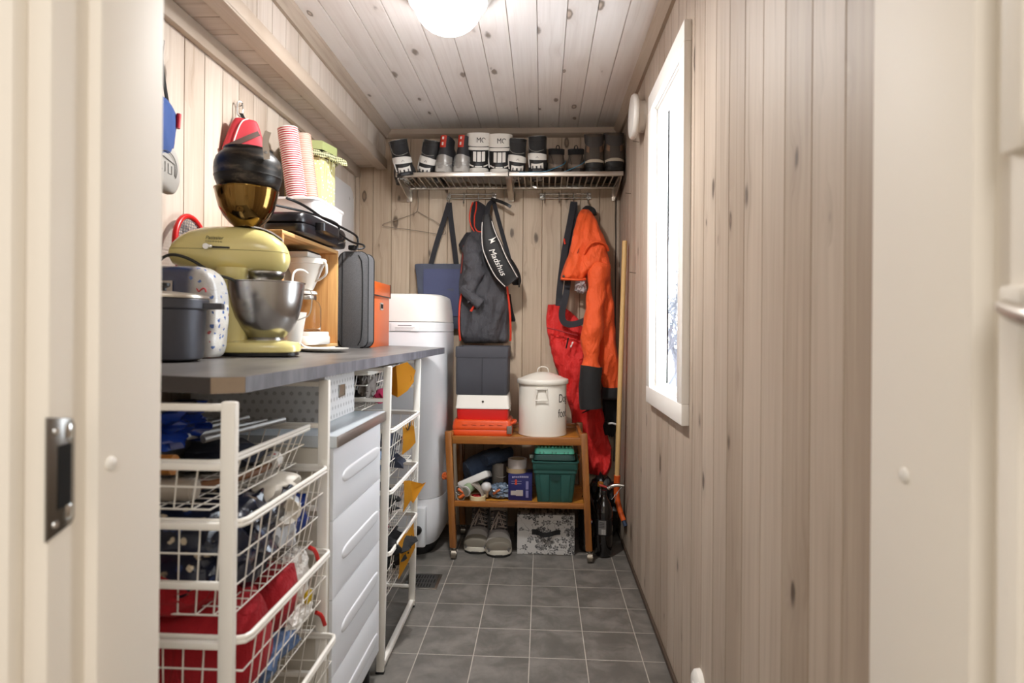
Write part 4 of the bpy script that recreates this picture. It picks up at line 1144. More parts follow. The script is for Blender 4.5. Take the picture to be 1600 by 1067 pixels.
b.ribbon([(-.885, 2.49, zt + .2), (-.862, 2.49, zt + .198), (-.84, 2.495, zt + .188), (-.836, 2.49, zt + .172)], .028, .004, (0, .5, 1), 2)
b.build('ribbon', x.m, tt, noise_=.003, nf=80)
B().tube([(-.885, 2.45, zt + .195), (-.879, 2.44, zt + .15), (-.876, 2.455, zt + .125), (-.874, 2.46, zt + .19)], .0014, 6).build('string', mat('string', '#8a8a5a', .9), tt)
# nested paper cups
x = N('red striped cup'); s = x.sep(x.obj())
st = x.math('GREATER_THAN', x.math('FRACT', x.math('MULTIPLY', x.math('ARCTAN2', s[1], s[0]), 24 / 6.2832)), .5)
x.l(x.mix(x.math('GREATER_THAN', s[2], .0795), lin('#c23a45'), lin('#e8dcd6')), x.b.inputs['Base Color']); x.set(Roughness=.5)
x2 = N('pale pink cup'); x2.set(Base_Color=lin('#d2a898'), Roughness=.6)
def cup_mesh(name, r0, r1, h, mt):
    return B().lathe([(r0, 0), (r1, h - .002), (r1 + .0015, h - .003), (r1 + .0028, h), (r1 + .0015, h + .002), (r1 - .0008, h), (r0 - .001, .003), (.001, .003)], 36).build(name, mt, keep=True)
def cup_stack(first, n, p, lean, pitch, label, group, fl=1):
    tag(first, label, 'paper cup', group)
    for i in range(n):
        o = first if i == 0 else first.copy()
        if i: COL.objects.link(o)
        o.location = V(p) + V((lean[0] * i * pitch, lean[1] * i * pitch, i * pitch))
        o.rotation_euler = (-lean[1], lean[0], 0)
cup = cup_mesh('paper_cup', .027, .037, .082, x.m)
cup_stack(cup, 43, (-.950, 2.345, tz + .013), (-.14, -.02), .0088, 'red and white striped paper cup nested in the taller front stack on the tub', 'striped paper cups in the front stack')
cup = cup_mesh('paper_cup', .026, .035, .080, x2.m)
cup_stack(cup, 42, (-.922, 2.395, tz + .013), (-.13, -.01), .0088, 'pale pinkish paper cup nested in the stack behind the red striped cups', 'pinkish paper cups in the rear stack')
# white cabinet on the wall
t = thing('wall_cabinet', 'flat white cabinet with rounded corners on the left wall behind the tin', 'wall cabinet', (XL, 3.02, 1.45))
def rrect(y0, y1, z0, z1, r):
    P = []
    for cy, cz, a0 in ((y1 - r, z1 - r, 0), (y0 + r, z1 - r, 90), (y0 + r, z0 + r, 180), (y1 - r, z0 + r, 270)):
        P += [(cy + r * cos(R(a0 + k * 15)), cz + r * sin(R(a0 + k * 15))) for k in range(7)]
    return P
B().prism(rrect(2.62, 3.42, 1.40, 1.965, .06), XL, XL + .03, lambda u, v, d: (d, u, v), .006).build('door_panel', mat('cabinet white', '#d6d3d1', .4), t)
B().prism([(3.33, 1.885), (3.352, 1.895), (3.33, 1.905)], XL + .03, XL + .032, lambda u, v, d: (d, u, v)).build('arrow_mark', mat('faint mark', '#bdbab6', .5), t)
# ---- grey case and orange archive box
t = thing('grey_case', 'dark grey fabric case with black piping standing between crate and orange box', 'case', (-.795, 2.545, wt(-.79)))
zb = wt(-.79)
x = N('grey felt case'); co = x.obj()
x.l(x.mix(x.noise(co, 240, 2), lin('#434345'), lin('#5f5e60')), x.b.inputs['Base Color']); x.set(Roughness=.95, Sheen_Weight=.1); x.bump(x.noise(co, 500, 2), .4, .001)
poly = rrect(-.86, -.735, zb + .001, zb + .405, .032)
b = B().prism(poly, 2.60, 2.498, lambda u, v, d: (u, d, v), .006)
b.build('shell', x.m, t)
pip = [( -.797 + (u + .797) * 1.005, v) for u, v in poly]
for yy in (2.505, 2.592): B().tube([(u, yy, v) for u, v in pip], .0032, 6, True).build('piping', BLACKCLOTH, t)
B().tube([(-.842, 2.4975, zb + .40), (-.842, 2.4965, zb + .2), (-.842, 2.4975, zb + .012)], .002, 6).build('seam', BLACKCLOTH, t)
B().tube([(-.775 , 2.4985, zb + .392), (-.757, 2.498, zb + .36), (-.755, 2.498, zb + .2), (-.758, 2.498, zb + .04), (-.775, 2.4985, zb + .012)], .0024, 6, smooth=1).build('front_piping', BLACKCLOTH, t)
t = thing('orange_box', 'worn orange cardboard archive box with metal eyelet beside the boiler', 'box', (-.83, 2.79, wt(-.8)))
x = N('worn orange card'); co = x.obj()
n1 = x.noise(co, 26, 6, .7, .4); n2 = x.noise(co, 7, 3)
c = x.mix(x.noise(co, 3, 3), lin('#c2521a'), lin('#dd6c2a'))
x.l(x.mix(x.math('MULTIPLY', x.step(n1, .66, .70), x.step(n2, .42, .6)), c, lin('#e2c9b4')), x.b.inputs['Base Color']); x.set(Roughness=.42)
zb = wt(-.8) - .003
B().box2((-.90, 2.63, zb), (-.757, 2.945, zb + .268), .002).build('body', x.m, t)
B().box2((-.904, 2.626, zb + .235), (-.753, 2.949, zb + .300), .002).build('lid', x.m, t)
e = B()
for yy in (2.627, 2.948): e.box((-.7535, yy, zb + .268), (.006, .006, .068), .001)
e.box((-.7525, 2.787, zb + .237), (.003, .324, .005))
e.build('lid_edging', mat('black edging', '#1d1715', .5), t)
e = B()
e.box((-.756, 2.80, zb + .19), (.004, .052, .034), .001)
ee = e.build('metal_eyelet', STEEL, t)
B().box((-.7545, 2.80, zb + .19), (.004, .036, .020)).build('grip_hole', DARK, ee)
# ------------------------------------------------------------------ shelf with shoes, hook rails
SX0, SX1, SYF, SYB, SZ = -.806, .430, 3.25, 3.545, 2.0
SM = (SX0 + SX1) / 2
t = thing('wall_shelf', 'long slatted aluminium shelf high on the back wall carrying a row of shoes', 'shelf', (SM, SYB, SZ))
for a, c in ((SX0, SM - .002), (SM + .002, SX1)):
    B().box2((a, SYF, SZ - .006), (c, SYF + .020, SZ + .018), .002).build('front_rail', ALU, t)
    B().box2((a + .01, SYB - .018, SZ - .010), (c - .01, SYB, SZ + .010), .002).build('back_rail', ALU, t)
k = 36
for i in range(k):
    xx = SX0 + .02 + (SX1 - SX0 - .04) * i / (k - 1)
    if abs(xx - SM) < .012: continue
    B().box2((xx - .0035, SYF + .018, SZ - .006), (xx + .0035, SYB - .016, SZ + .006), .001).build('slat', ALU, t)
for xx, ww in ((SX0 + .012, .006), (SM, .03), (SX1 - .012, .006)):
    b = B()
    b.prism([(SYF + .004, SZ - .004), (SYB - .002, SZ - .010), (SYB - .002, SZ - .075), (SYB - .03, SZ - .075), (SYF + .02, SZ - .022)], xx - ww / 2, xx + ww / 2, lambda u, v, d: (d, u, v), .001)
    b.box2((xx - .016, SYB, SZ - .08), (xx + .016, YB - .001, SZ + .0), .002)
    br = b.build('bracket', ALU, t)
    B().lathe([(.001, .004), (.005, .003), (.006, 0)][::-1], 16, (xx, SYB, SZ - .062), rotm(R(90), 0, 0)).build('screw', STEEL, br)
B().box2((-.32, SYF - .001, SZ + .0005), (-.278, SYF + .0, SZ + .0165)).build('sticker', mat('sticker', '#dcd8d2', .5), t)['label'] = 'small white sticker'

def hook_rail(x0, x1, hooks, label):
    t = thing('hook_rail', label, 'hook rail', ((x0 + x1) / 2, YB, 1.95))
    for z in (1.962, 1.938): B().cyl((x0, YB - .016, z), (x1, YB - .016, z), .0035, n=12).build('rod', CHROME, t)
    for xx in (x0 + .012, x1 - .012):
        p = B().box2((xx - .012, YB - .013, 1.932), (xx + .012, YB - .001, 1.968), .002).build('end_plate', STEEL, t)
        B().lathe([(.001, .003), (.004, .002), (.005, 0)][::-1], 16, (xx, YB - .013, 1.95), rotm(R(90), 0, 0)).build('screw', CHROME, p)
    for xx in hooks:
        B().tube([(xx, YB - .014, 1.972), (xx, YB - .020, 1.968), (xx, YB - .021, 1.93), (xx, YB - .024, 1.908), (xx, YB - .038, 1.902), (xx, YB - .048, 1.915)], .0036, 10, smooth=2).build('hook', CHROME, t)
    return t
hook_rail(-.572, -.278, (-.553, -.468, -.382, -.296), 'steel hook rail holding the tote bag and dark jacket')
hook_rail(-.020, .280, (.010, .094, .178, .262), 'steel hook rail holding the red trousers and orange jacket')

# ---- shoes (toe towards -y at the origin)
class Shoe:
    def __init__(s, L, W, H, th, flare=1.0, back=1.0, dip=.95, rise=1.0):
        P = [((0, .35 * th), (0, .12 * th), .35), ((.012, .72 * th), (.008, .03), .68), ((.05, .95 * th), (.05, 0), .88), ((.13, 1.02 * th), (.13, 0), 1.0), ((.25, 1.18 * th), (.27, 0), 1.0), ((.36, 1.55 * th), (.44, 0), .94), ((.43, .46 * H), (.72, 0), .86), ((.47, .58 * H), (.985, .012), .80), ((.50, .72 * H), (1.0, .28 * H), .78), ((.515, .86 * H * rise), (.985, .65 * dip * H), .80 * flare), ((.52, 1.0 * H * rise), (.97 * back, dip * H), .84 * flare)]
        s.P = [(V((0, a[0] * L, max(a[1], .005))), V((0, b[0] * L, b[1] if b[1] < .04 else b[1])), w * W / 2) for a, b, w in P]
        s.L, s.W, s.H = L, W, H
    def ring(s, f):
        i = min(int(f), len(s.P) - 2); q = f - i
        p = [s.P[max(0, min(len(s.P) - 1, i + k))] for k in (-1, 0, 1, 2)]
        def cr(a, b, c, d): return .5 * (2 * b + (c - a) * q + (2 * a - 5 * b + 4 * c - d) * q * q + (3 * b - a - 3 * c + d) * q ** 3)
        return cr(*[x_[0] for x_ in p]), cr(*[x_[1] for x_ in p]), cr(*[x_[2] for x_ in p])
    def pt(s, f, a, off=0):
        A, Bt, w = s.ring(f)
        c, ax = (A + Bt) / 2, (A - Bt) / 2
        ln = ax.length
        ct, st_ = cos(a), sin(a)
        e = .82
        return c + ax.normalized() * (ln + off) * math.copysign(abs(st_) ** e, st_) + V((1, 0, 0)) * (w + off) * math.copysign(abs(ct) ** e, ct)
    def body(s, f0=0, f1=10, off=0, n=36, inner=True):
        b = B()
        rings = [[s.pt(f0 + (f1 - f0) * k / 40, 2 * pi * j / n, off) for j in range(n)] for k in range(41)]
        if inner and f1 >= 10:
            for o_, dz in ((-.006, .0), (-.008, -.012), (-.012, -.05)):
                rings.append([s.pt(10, 2 * pi * j / n, o_) + V((0, 0, dz)) for j in range(n)])
        return b.grid(rings)
    def lining(s):
        b = B()
        return b.grid([[s.pt(10, 2 * pi * j / 32, o_) + V((0, 0, dz)) for j in range(32)] for o_, dz in ((-.002, .001), (-.0065, .0015), (-.009, -.010), (-.012, -.06))])
    def patch(s, f0, f1, a0, a1, off=.002, m=12, n=14, shape=None):
        b = B(); bm = b.bm
        g = [[None] * (n + 1) for _ in range(m + 1)]
        for layer in (off, -.002):
            L = []
            for k in range(m + 1):
                row = []
                for j in range(n + 1):
                    a = a0 + (a1 - a0) * j / n
                    f = f0 + (f1 - f0) * k / m
                    if shape: f += shape(2 * j / n - 1)
                    row.append(bm.verts.new(s.pt(max(0, min(10, f)), a, layer)))
                L.append(row)
            for k in range(m):
                for j in range(n): bm.faces.new((L[k][j], L[k][j + 1], L[k + 1][j + 1], L[k + 1][j]))
            if layer == off: top = L
        edge = lambda L: L[0] + [r[-1] for r in L[1:]] + L[-1][::-1][1:] + [r[0] for r in L[::-1]][1:-1]
        A, C = edge(top), edge(L)
        for i in range(len(A)):
            try: bm.faces.new((A[i], A[(i + 1) % len(A)], C[(i + 1) % len(A)], C[i]))
            except ValueError: pass
        return b
    def sole(s, z0, z1, k=1.06):
        o = []
        L, W = s.L, s.W / 2 * k
        prof = [(-.02, .30), (0, .55), (.06, .86), (.18, 1.02), (.30, 1.02), (.48, .88), (.68, .78), (.85, .78), (.96, .66), (1.015, .4)]
        pts = [(w * W, y * L) for y, w in prof] + [(-w * W, y * L) for y, w in prof[::-1]]
        return B().prism(pts, z0, z1, lambda u, v, d: (u, v, d), .002)
    def line(s, pts, r=.0018, off=.002, n=6):
        return B().tube([s.pt(f, a, off) for f, a in pts], r, n, smooth=1)

UP, HEEL = pi / 2, -pi / 2
def place(t, loc, rz=0, rx=0, ry=0):
    t.location = loc; t.rotation_euler = (rx, ry, rz)
    return t
# every shoe on the shelf stands with its heel to the room: origin at the heel, toe towards the wall
SHZ = SZ + .024
SKIB = cloth_mat('black boot shell', '#1b1b1c', .55, 600, .15, .2)
SKIW = mat('boot white', '#d9d5ce', .4)
PIPE = mat('grey piping', '#8d8a84', .5)
def turned(t, L):
    M = Matrix.Translation((0, L, 0)) @ Matrix.Rotation(pi, 4, 'Z')
    for o in t.children: o.data.transform(M)
    return t
def ski_boot(label):
    s = Shoe(.27, .128, .20, .062, .96, dip=.94, rise=1.04)
    t = thing('ski_boot', label, 'boot')
    s.body().build('shell', SKIB, t, world=False)
    s.patch(8.05, 8.62, HEEL - 1.25, HEEL + 1.25, .004, shape=lambda q: -.30 * q * q + .10 * q).build('heel_band', SKIW, t, world=False)
    s.patch(6.7, 7.62, HEEL - .62, HEEL + .55, .003, 8, 10).build('heel_print', SKIW, t, world=False)
    for a in (-.32, .02, .34):
        s.patch(7.0, 7.40, HEEL + a - .05, HEEL + a + .05, .0042, 3, 3).build('print_spike', SKIB, t, world=False)
    s.patch(8.85, 9.55, HEEL - .85, HEEL + .85, .004, 8, 14, shape=lambda q: .12 * q * q).build('ankle_pad', cloth_mat('black boot pad', '#242425', .8, 600, .15, .2), t, world=False)
    s.line([(9.96, HEEL - 1.5), (10, HEEL - .7), (10, HEEL), (10, HEEL + .7), (9.96, HEEL + 1.5)], .0028, .001).build('collar_piping', PIPE, t, world=False)
    s.line([(9.9, HEEL + .95), (9.2, HEEL + .95), (8.8, HEEL + .7), (8.72, HEEL), (8.8, HEEL - .7)], .0016, .004).build('pad_seam', PIPE, t, world=False)
    s.line([(8.4, HEEL + 1.2), (8.0, HEEL + 1.05), (7.5, HEEL + .95), (7.0, HEEL + .8)], .0034, .003).build('side_stripe', SKIW, t, world=False)
    s.sole(-.004, .012, .95).build('sole', mat('ski sole', '#202124', .5), t, world=False)
    b = B().box((0, .14, -.0045), (.012, .23, .003))
    for i in range(6): b.box((.012 * (-1) ** i, .04 + i * .04, -.006), (.045, .014, .006), .002)
    b.build('sole_pattern', mat('sole white print', '#b9b6b0', .5), t, world=False)
    B().tube([s.pt(8.22, HEEL + .05, .0052), s.pt(8.36, HEEL - .02, .0052), s.pt(8.22, HEEL - .1, .0052)], .0012, 5).build('small_emblem', BLACK, t, world=False)
    return turned(t, .27)
b1 = place(ski_boot('leftmost black and white ski boot, tipping over the shelf end by the boxed pipe'), (-.745, 3.222, SHZ - .024), R(10), R(3), R(-13))
b2 = place(dup(b1, label='second ski boot from the shelf end, leaning beside the leftmost one'), (-.660, 3.272, SHZ - .012), R(-8), R(4), R(13))
b3 = place(dup(b1, label='black ski boot right beside the white-banded snow boots'), (-.143, 3.262, SHZ - .010), R(8), R(2), R(2))
b4 = place(dup(b1, label='taller standing ski boot next to the low brown shoes'), (-.034, 3.262, SHZ + .002), R(-4), R(2), R(-1))

SILV = mat('silver leather', '#a5a39f', .3, .6, bump=.3, bs=40, bd=.004)
def trainer(label):
    s = Shoe(.25, .118, .20, .055, .72, dip=1.0, rise=.92)
    t = thing('training_shoe', label, 'shoe')
    s.body().build('upper', cloth_mat('dark trainer leather', '#26262a', .5, 700, .2, .2), t, world=False)
    s.patch(6.8, 8.55, HEEL - 1.25, HEEL + 1.25, .004, shape=lambda q: -.45 * q * q).build('heel_counter', SILV, t, world=False)
    s.patch(9.05, 9.98, HEEL - .42, HEEL + .42, .003).build('heel_tab', mat('red heel tab', '#b8321f', .4), t, world=False)
    for f in (9.2, 9.6): s.patch(f, f + .2, HEEL - .07, HEEL + .09, .0045, 3, 3).build('tab_print', SKIW, t, world=False)
    s.sole(-.002, .032, 1.0).build('sole', mat('trainer sole', '#aaa6a0', .4), t, world=False)
    for f in (7.9, 7.55): s.line([(f - .25, HEEL - 1.2), (f, HEEL - .6), (f + .03, HEEL), (f, HEEL + .6), (f - .25, HEEL + 1.2)], .003, .006).build('heel_ridge', SILV, t, world=False)
    s.patch(7.3, 8.2, HEEL + 1.0, HEEL + 1.5, .006, 6, 6).build('side_clip', mat('grey clip', '#7c7c7c', .4), t, world=False)
    return turned(t, .25)
t1 = place(trainer('silver and black trainer with red heel tab, next to the leaning ski boots'), (-.560, 3.262, SHZ), R(-14), 0, R(4))
dup(t1, (-.462, 3.262, SHZ), (0, R(4), R(-18)), label='silver and black trainer with red heel tab, touching the white-banded snow boot')

def snow_boot(label):
    s = Shoe(.26, .152, .225, .085, .98)
    t = thing('snow_boot', label, 'boot')
    s.body().build('shell', mat('black nylon shell', '#1b1b1c', .4, bump=.1, bs=30, bd=.003), t, world=False)
    SNB = mat('snow boot white', '#ddd9d1', .45)
    s.patch(8.98, 9.97, HEEL - 2.4, HEEL + 2.4, .008, 14, 34).build('white_collar', SNB, t, world=False)
    s.patch(8.72, 8.93, HEEL - 1.9, HEEL + 1.9, .006, 4, 30, shape=lambda q: -.22 * q * q).build('white_strap', SNB, t, world=False)
    for f in (9.02, 9.72): s.line([(f, HEEL - 2.3), (f, HEEL - 1.2), (f, HEEL), (f, HEEL + 1.2), (f, HEEL + 2.3)], .0032, .008).build('black_band', BLACK, t, world=False)
    s.patch(7.85, 8.6, HEEL - .14, HEEL + .08, .004, 8, 4).build('heel_stripe', SKIW, t, world=False)
    s.patch(7.85, 8.6, HEEL - .50, HEEL - .22, .004, 8, 4, shape=lambda q: 0).build('heel_stripe', SKIW, t, world=False)
    s.patch(7.85, 8.6, HEEL + .16, HEEL + .42, .004, 8, 4, shape=lambda q: 0).build('heel_stripe', SKIW, t, world=False)
    for a in (-.62, .0, .62): s.patch(7.28, 7.38, HEEL + a - .24, HEEL + a + .24, .004, 3, 6).build('heel_dash', SKIW, t, world=False)
    s.sole(-.004, .020, .93).build('sole', mat('grey white sole', '#c9c5bd', .5), t, world=False)
    s.line([(8.7, HEEL + 1.2), (8.2, HEEL + 1.25), (7.6, HEEL + 1.1), (7.1, HEEL + .9)], .0035, .006).build('lace', SKIW, t, world=False)
    turned(t, .26)
    p = s.pt(9.38, HEEL, .0095)
    M = Matrix.Translation((0, .26 - p.y, p.z)) @ rotm(R(90), 0, 0)
    text('lettering', 'MOON BOOT', .040, M, BLACK, t, .0008, bend=.078, sx=.85, xo=.094, world=False)
    return t
m1 = place(snow_boot('black snow boot with white lettered collar, beside the silver trainers'), (-.352, 3.262, SHZ), R(4))
dup(m1, (-.240, 3.262, SHZ - .006), (0, 0, R(0)), label='black snow boot with white lettered collar, beside the black ski boot')

BRN = cloth_mat('brown suede', '#4e4339', .85, 500, .25, .15)
def walking_shoe(label):
    s = Shoe(.26, .112, .152, .062, .88, dip=.80, rise=1.02)
    t = thing('walking_shoe', label, 'shoe')
    s.body().build('upper', BRN, t, world=False)
    s.patch(6.8, 7.75, HEEL - 1.3, HEEL + 1.3, .003).build('heel_cup', mat('taupe heel', '#6b5d50', .6), t, world=False)
    s.patch(9.2, 10, HEEL - 1.6, HEEL + 1.6, .004, 6, 24, shape=lambda q: -.25 * q * q + .05).build('collar', BLACKCLOTH, t, world=False)
    B().tube([s.pt(9.5, HEEL - .15, .004), s.pt(10, HEEL - .12, .006) + V((0, 0, .018)), s.pt(10, HEEL + .12, .006) + V((0, 0, .018)), s.pt(9.5, HEEL + .15, .004)], .003, 6, smooth=1).build('pull_loop', BLACKCLOTH, t, world=False)
    for sg in (-1, 1): s.line([(7.6, HEEL + sg * .4), (8.4, HEEL + sg * .62), (9.1, HEEL + sg * 1.0)], .0013, .002).build('seam', mat('dark seam', '#241f1b', .9), t, world=False)
    s.lining().build('lining', BLACKCLOTH, t, world=False)
    s.sole(-.004, .016, .95).build('sole', mat('dark sole', '#2a2521', .7), t, world=False)
    return turned(t, .26)
w1 = place(walking_shoe('low brown walking shoe with a blue lace, beside the standing ski boot'), (.078, 3.262, SHZ), R(6))
B().tube([(-.21, -.014, -.016), (-.13, -.016, -.013), (-.07, -.014, -.010), (-.01, -.010, .014), (.04, .0, .04), (.05, .05, .07)], .0019, 6, smooth=2).build('loose_lace', mat('blue lace', '#3f7f9c', .7), w1, world=False)
dup(w1, (.176, 3.265, SHZ), (0, 0, R(-3)), label='low brown walking shoe beside the tall brown hiking boots')
def hiking_boot(label):
    s = Shoe(.28, .136, .232, .072, .86, dip=.86, rise=1.03)
    t = thing('hiking_boot', label, 'boot')
    s.body().build('upper', BRN, t, world=False)
    s.patch(6.9, 7.72, HEEL - .85, HEEL + .85, .007, 6, 14, shape=lambda q: -.30 * q * q).build('heel_rubber', mat('black rubber', '#191817', .6), t, world=False)
    s.patch(7.70, 7.98, HEEL - 1.0, HEEL + 1.0, .006, 5, 16, shape=lambda q: -.50 * q * q).build('beige_arc', mat('beige rubber', '#a89c8a', .6), t, world=False)
    s.patch(8.0, 9.42, HEEL - .42, HEEL + .42, .004, 8, 8).build('back_strip', mat('grey strip', '#4a443e', .85), t, world=False)
    s.patch(9.25, 10, HEEL - 1.7, HEEL + 1.7, .006, 6, 26, shape=lambda q: -.28 + .34 * q * q).build('padded_collar', mat('grey collar', '#464240', .85), t, world=False)
    for sg in (1, -1): s.patch(8.5, 9.3, HEEL + sg * .98, HEEL + sg * .52, .003, 6, 6).build('side_panel', mat('tan suede', '#7a5f4c', .85), t, world=False)
    s.sole(-.004, .020, .95).build('sole', mat('black rubber', '#191817', .6), t, world=False)
    s.lining().build('lining', BLACKCLOTH, t, world=False)
    return turned(t, .28)
h1 = place(hiking_boot('brown hiking boot with beige arc, second from the right shelf end'), (.276, 3.262, SHZ), R(-2))
dup(h1, (.386, 3.262, SHZ + .006), (0, 0, R(1)), label='brown hiking boot with beige arc at the shelf end against the right wall')

# ------------------------------------------------------------------ hanging things
tag(B().tube([(-.744, YB - .012, 1.992), (-.748, YB - .014, 1.965), (-.742, YB - .014, 1.94), (-.742, YB - .014, 1.90), (-.745, YB - .014, 1.865), (-.77, YB - .016, 1.845), (-.86, YB - .018, 1.815), (-.945, YB - .02, 1.79), (-.958, YB - .02, 1.778), (-.94, YB - .02, 1.772), (-.75, YB - .02, 1.748), (-.60, YB - .02, 1.722), (-.572, YB - .02, 1.728), (-.576, YB - .02, 1.748), (-.62, YB - .018, 1.795), (-.70, YB - .016, 1.835), (-.744, YB - .014, 1.862)], .0019, 6, smooth=2).build('wire_hanger', mat('hanger wire', '#857a6d', .4, .5)), 'bent thin wire coat hanger hanging under the left end of the shoe shelf', 'hanger')

# tote bag
TOTE = cloth_mat('grey blue canvas', '#4c5160', .85, 700, .1, .25)
t = thing('tote_bag', 'dark blue grey tote bag hanging from the leftmost hook beside the boiler', 'bag', (-.59, 3.53, 1.15))
B().cloth([(1.548, -.738, -.455, .012, 3.515), (1.535, -.752, -.442, .03, 3.515), (1.46, -.742, -.435, .045, 3.51), (1.36, -.728, -.430, .055, 3.505), (1.26, -.712, -.43, .055, 3.505), (1.20, -.695, -.435, .04, 3.51), (1.165, -.65, -.46, .015, 3.515)], 64, 6, .010, 9, 6, 31, e=5, back=.6).build('body', TOTE, t)
b = B(); bm = b.bm
b.cloth([(1.515, -.695, -.475, .004, 3.488), (1.44, -.695, -.475, .006, 3.483), (1.34, -.693, -.472, .006, 3.479), (1.24, -.688, -.470, .006, 3.478)], 40, 5, .003, 9, 6, 31, e=12).build('blue_panel', cloth_mat('blue nylon panel', '#43496a', .7, 700, .1, .2), t)
STRAP = cloth_mat('dark strap', '#26262b', .85, 900, .1, .1)
B().ribbon([(-.552, 3.520, 1.908), (-.575, 3.512, 1.82), (-.62, 3.508, 1.68), (-.655, 3.506, 1.545)], .030, .004, (1, 0, .3), 2).ribbon([(-.552, 3.524, 1.908), (-.542, 3.512, 1.82), (-.522, 3.508, 1.68), (-.505, 3.506, 1.545)], .030, .004, (1, 0, -.2), 2).build('straps', STRAP, t)

# dark jacket with red piping
JCK = cloth_mat('charcoal softshell', '#46454a', .7, 900, .12, .45, folds=1.0)
RPIPE = mat('red piping', '#d23a22', .5)
t = thing('dark_jacket', 'charcoal hooded jacket with orange-red piping hanging from the third hook', 'jacket', (-.35, 3.52, 1.09))
B().cloth([(1.915, -.405, -.375, .03, 3.525), (1.88, -.415, -.33, .08, 3.515), (1.82, -.42, -.305, .12, 3.50), (1.76, -.415, -.288, .14, 3.49), (1.715, -.405, -.29, .13, 3.49)], 48, 6, .008, 16, 7, 51, e=2.6).build('hood', cloth_mat('dark hood', '#232227', .85, 900, .1, .3), t)
B().cloth([(1.745, -.40, -.30, .10, 3.50), (1.69, -.445, -.27, .15, 3.485), (1.60, -.465, -.245, .19, 3.475), (1.50, -.475, -.225, .20, 3.47), (1.38, -.480, -.205, .20, 3.47), (1.25, -.478, -.190, .21, 3.47), (1.14, -.472, -.185, .20, 3.47), (1.095, -.462, -.195, .17, 3.475), (1.085, -.44, -.22, .12, 3.48)], 96, 8, .034, 15, 4.0, 53, e=2.5).build('body', JCK, t)
B().cloth([(1.73, -.45, -.395, .05, 3.52), (1.68, -.485, -.395, .07, 3.515), (1.655, -.495, -.40, .07, 3.515), (1.61, -.47, -.41, .06, 3.515), (1.56, -.45, -.42, .04, 3.515)], 40, 5, .010, 22, 8, 57).build('shoulder', cloth_mat('dark hood', '#232227', .85, 900, .1, .3), t)
b = B()
b.tube([(-.40, 3.43, 1.66), (-.395, 3.39, 1.58), (-.375, 3.372, 1.50), (-.40, 3.362, 1.43), (-.415, 3.358, 1.365), (-.39, 3.352, 1.32)], lambda q: .042 + .016 * sin(q * 5), 20, smooth=3).build('sleeve', JCK, t, noise_=.018, nf=22)
B().tube([(-.435, 3.36, 1.395), (-.41, 3.345, 1.36), (-.375, 3.34, 1.325), (-.345, 3.345, 1.305)], lambda q: .030 + .004 * sin(q * 9), 18, smooth=2).build('cuff', JCK, t, noise_=.006, nf=20)
B().cloth([(1.37, -.215, -.185, .05, 3.50), (1.28, -.215, -.172, .06, 3.50), (1.225, -.215, -.155, .06, 3.50), (1.21, -.205, -.16, .04, 3.50)], 32, 5, .008, 22, 8, 59).build('rear_sleeve', BLACKCLOTH, t)
b = B()
b.tube([(-.41, 3.50, 1.905), (-.42, 3.47, 1.86), (-.425, 3.45, 1.80), (-.41, 3.44, 1.75), (-.392, 3.435, 1.725)], .004, 8, smooth=2)
b.tube([(-.388, 3.49, 1.905), (-.385, 3.462, 1.86), (-.395, 3.435, 1.80), (-.385, 3.424, 1.725), (-.34, 3.420, 1.718), (-.292, 3.45, 1.716)], .004, 8, smooth=2)
b.build('hood_piping', RPIPE, t)
B().tube([(-.205, 3.415, 1.44), (-.196, 3.398, 1.38), (-.186, 3.40, 1.30), (-.180, 3.40, 1.22), (-.178, 3.42, 1.13), (-.180, 3.43, 1.10)], .006, 8, smooth=2).build('front_zip', RPIPE, t)
B().tube([(-.452, 3.39, 1.385), (-.463, 3.376, 1.33), (-.468, 3.37, 1.25), (-.468, 3.372, 1.16), (-.462, 3.385, 1.10)], .0055, 8, smooth=2).build('side_zip', RPIPE, t)
B().tube([(-.40, 3.362, 1.265), (-.375, 3.358, 1.305)], .007, 8).build('pocket_zip', RPIPE, t)
B().tube([(-.45, 3.41, 1.64), (-.455, 3.40, 1.56), (-.462, 3.39, 1.48)], .004, 8, smooth=1).build('seam_tape', mat('dull red tape', '#7a2a22', .6), t)

# hip pack
t = thing('hip_pack', 'black hip pack with white piping and slanted white lettering on the fourth hook', 'bag', (-.22, 3.42, 1.42))
b = B()
def arcpt(s, w=0, y=0):
    P = [V((-.312, 0, 1.800)), V((-.300, 0, 1.70)), V((-.272, 0, 1.60)), V((-.225, 0, 1.50)), V((-.170, 0, 1.425))]
    i = min(3, int(s * 4)); q = s * 4 - i
    p = [P[max(0, min(4, i + k))] for k in (-1, 0, 1, 2)]
    c = .5 * (2 * p[1] + (p[2] - p[0]) * q + (2 * p[0] - 5 * p[1] + 4 * p[2] - p[3]) * q * q + (3 * p[1] - p[0] - 3 * p[2] + p[3]) * q ** 3)
    d = .5 * ((p[2] - p[0]) + 2 * (2 * p[0] - 5 * p[1] + 4 * p[2] - p[3]) * q + 3 * (3 * p[1] - p[0] - 3 * p[2] + p[3]) * q * q)
    d = d.normalized(); nrm = V((-d.z, 0, d.x))
    return c + nrm * w + V((0, y, 0))
def halfw(s): return .020 + .040 * min(1, s * 2.2) - .012 * max(0, s - .8) * 5
rings = []
for k in range(33):
    s_ = k / 32; hw = halfw(s_); dp = .03 + .035 * sin(pi * min(1, s_ * 1.05))
    rings.append([arcpt(s_, hw * math.copysign(abs(cos(a)) ** .6, cos(a)), 3.345 - dp * math.copysign(abs(sin(a)) ** .7, sin(a)) * (1 if sin(a) > 0 else .6)) for a in [2 * pi * j / 32 for j in range(32)]])
B().grid(rings).build('main_body', cloth_mat('black nylon', '#161618', .6, 900, .15, .12), t)
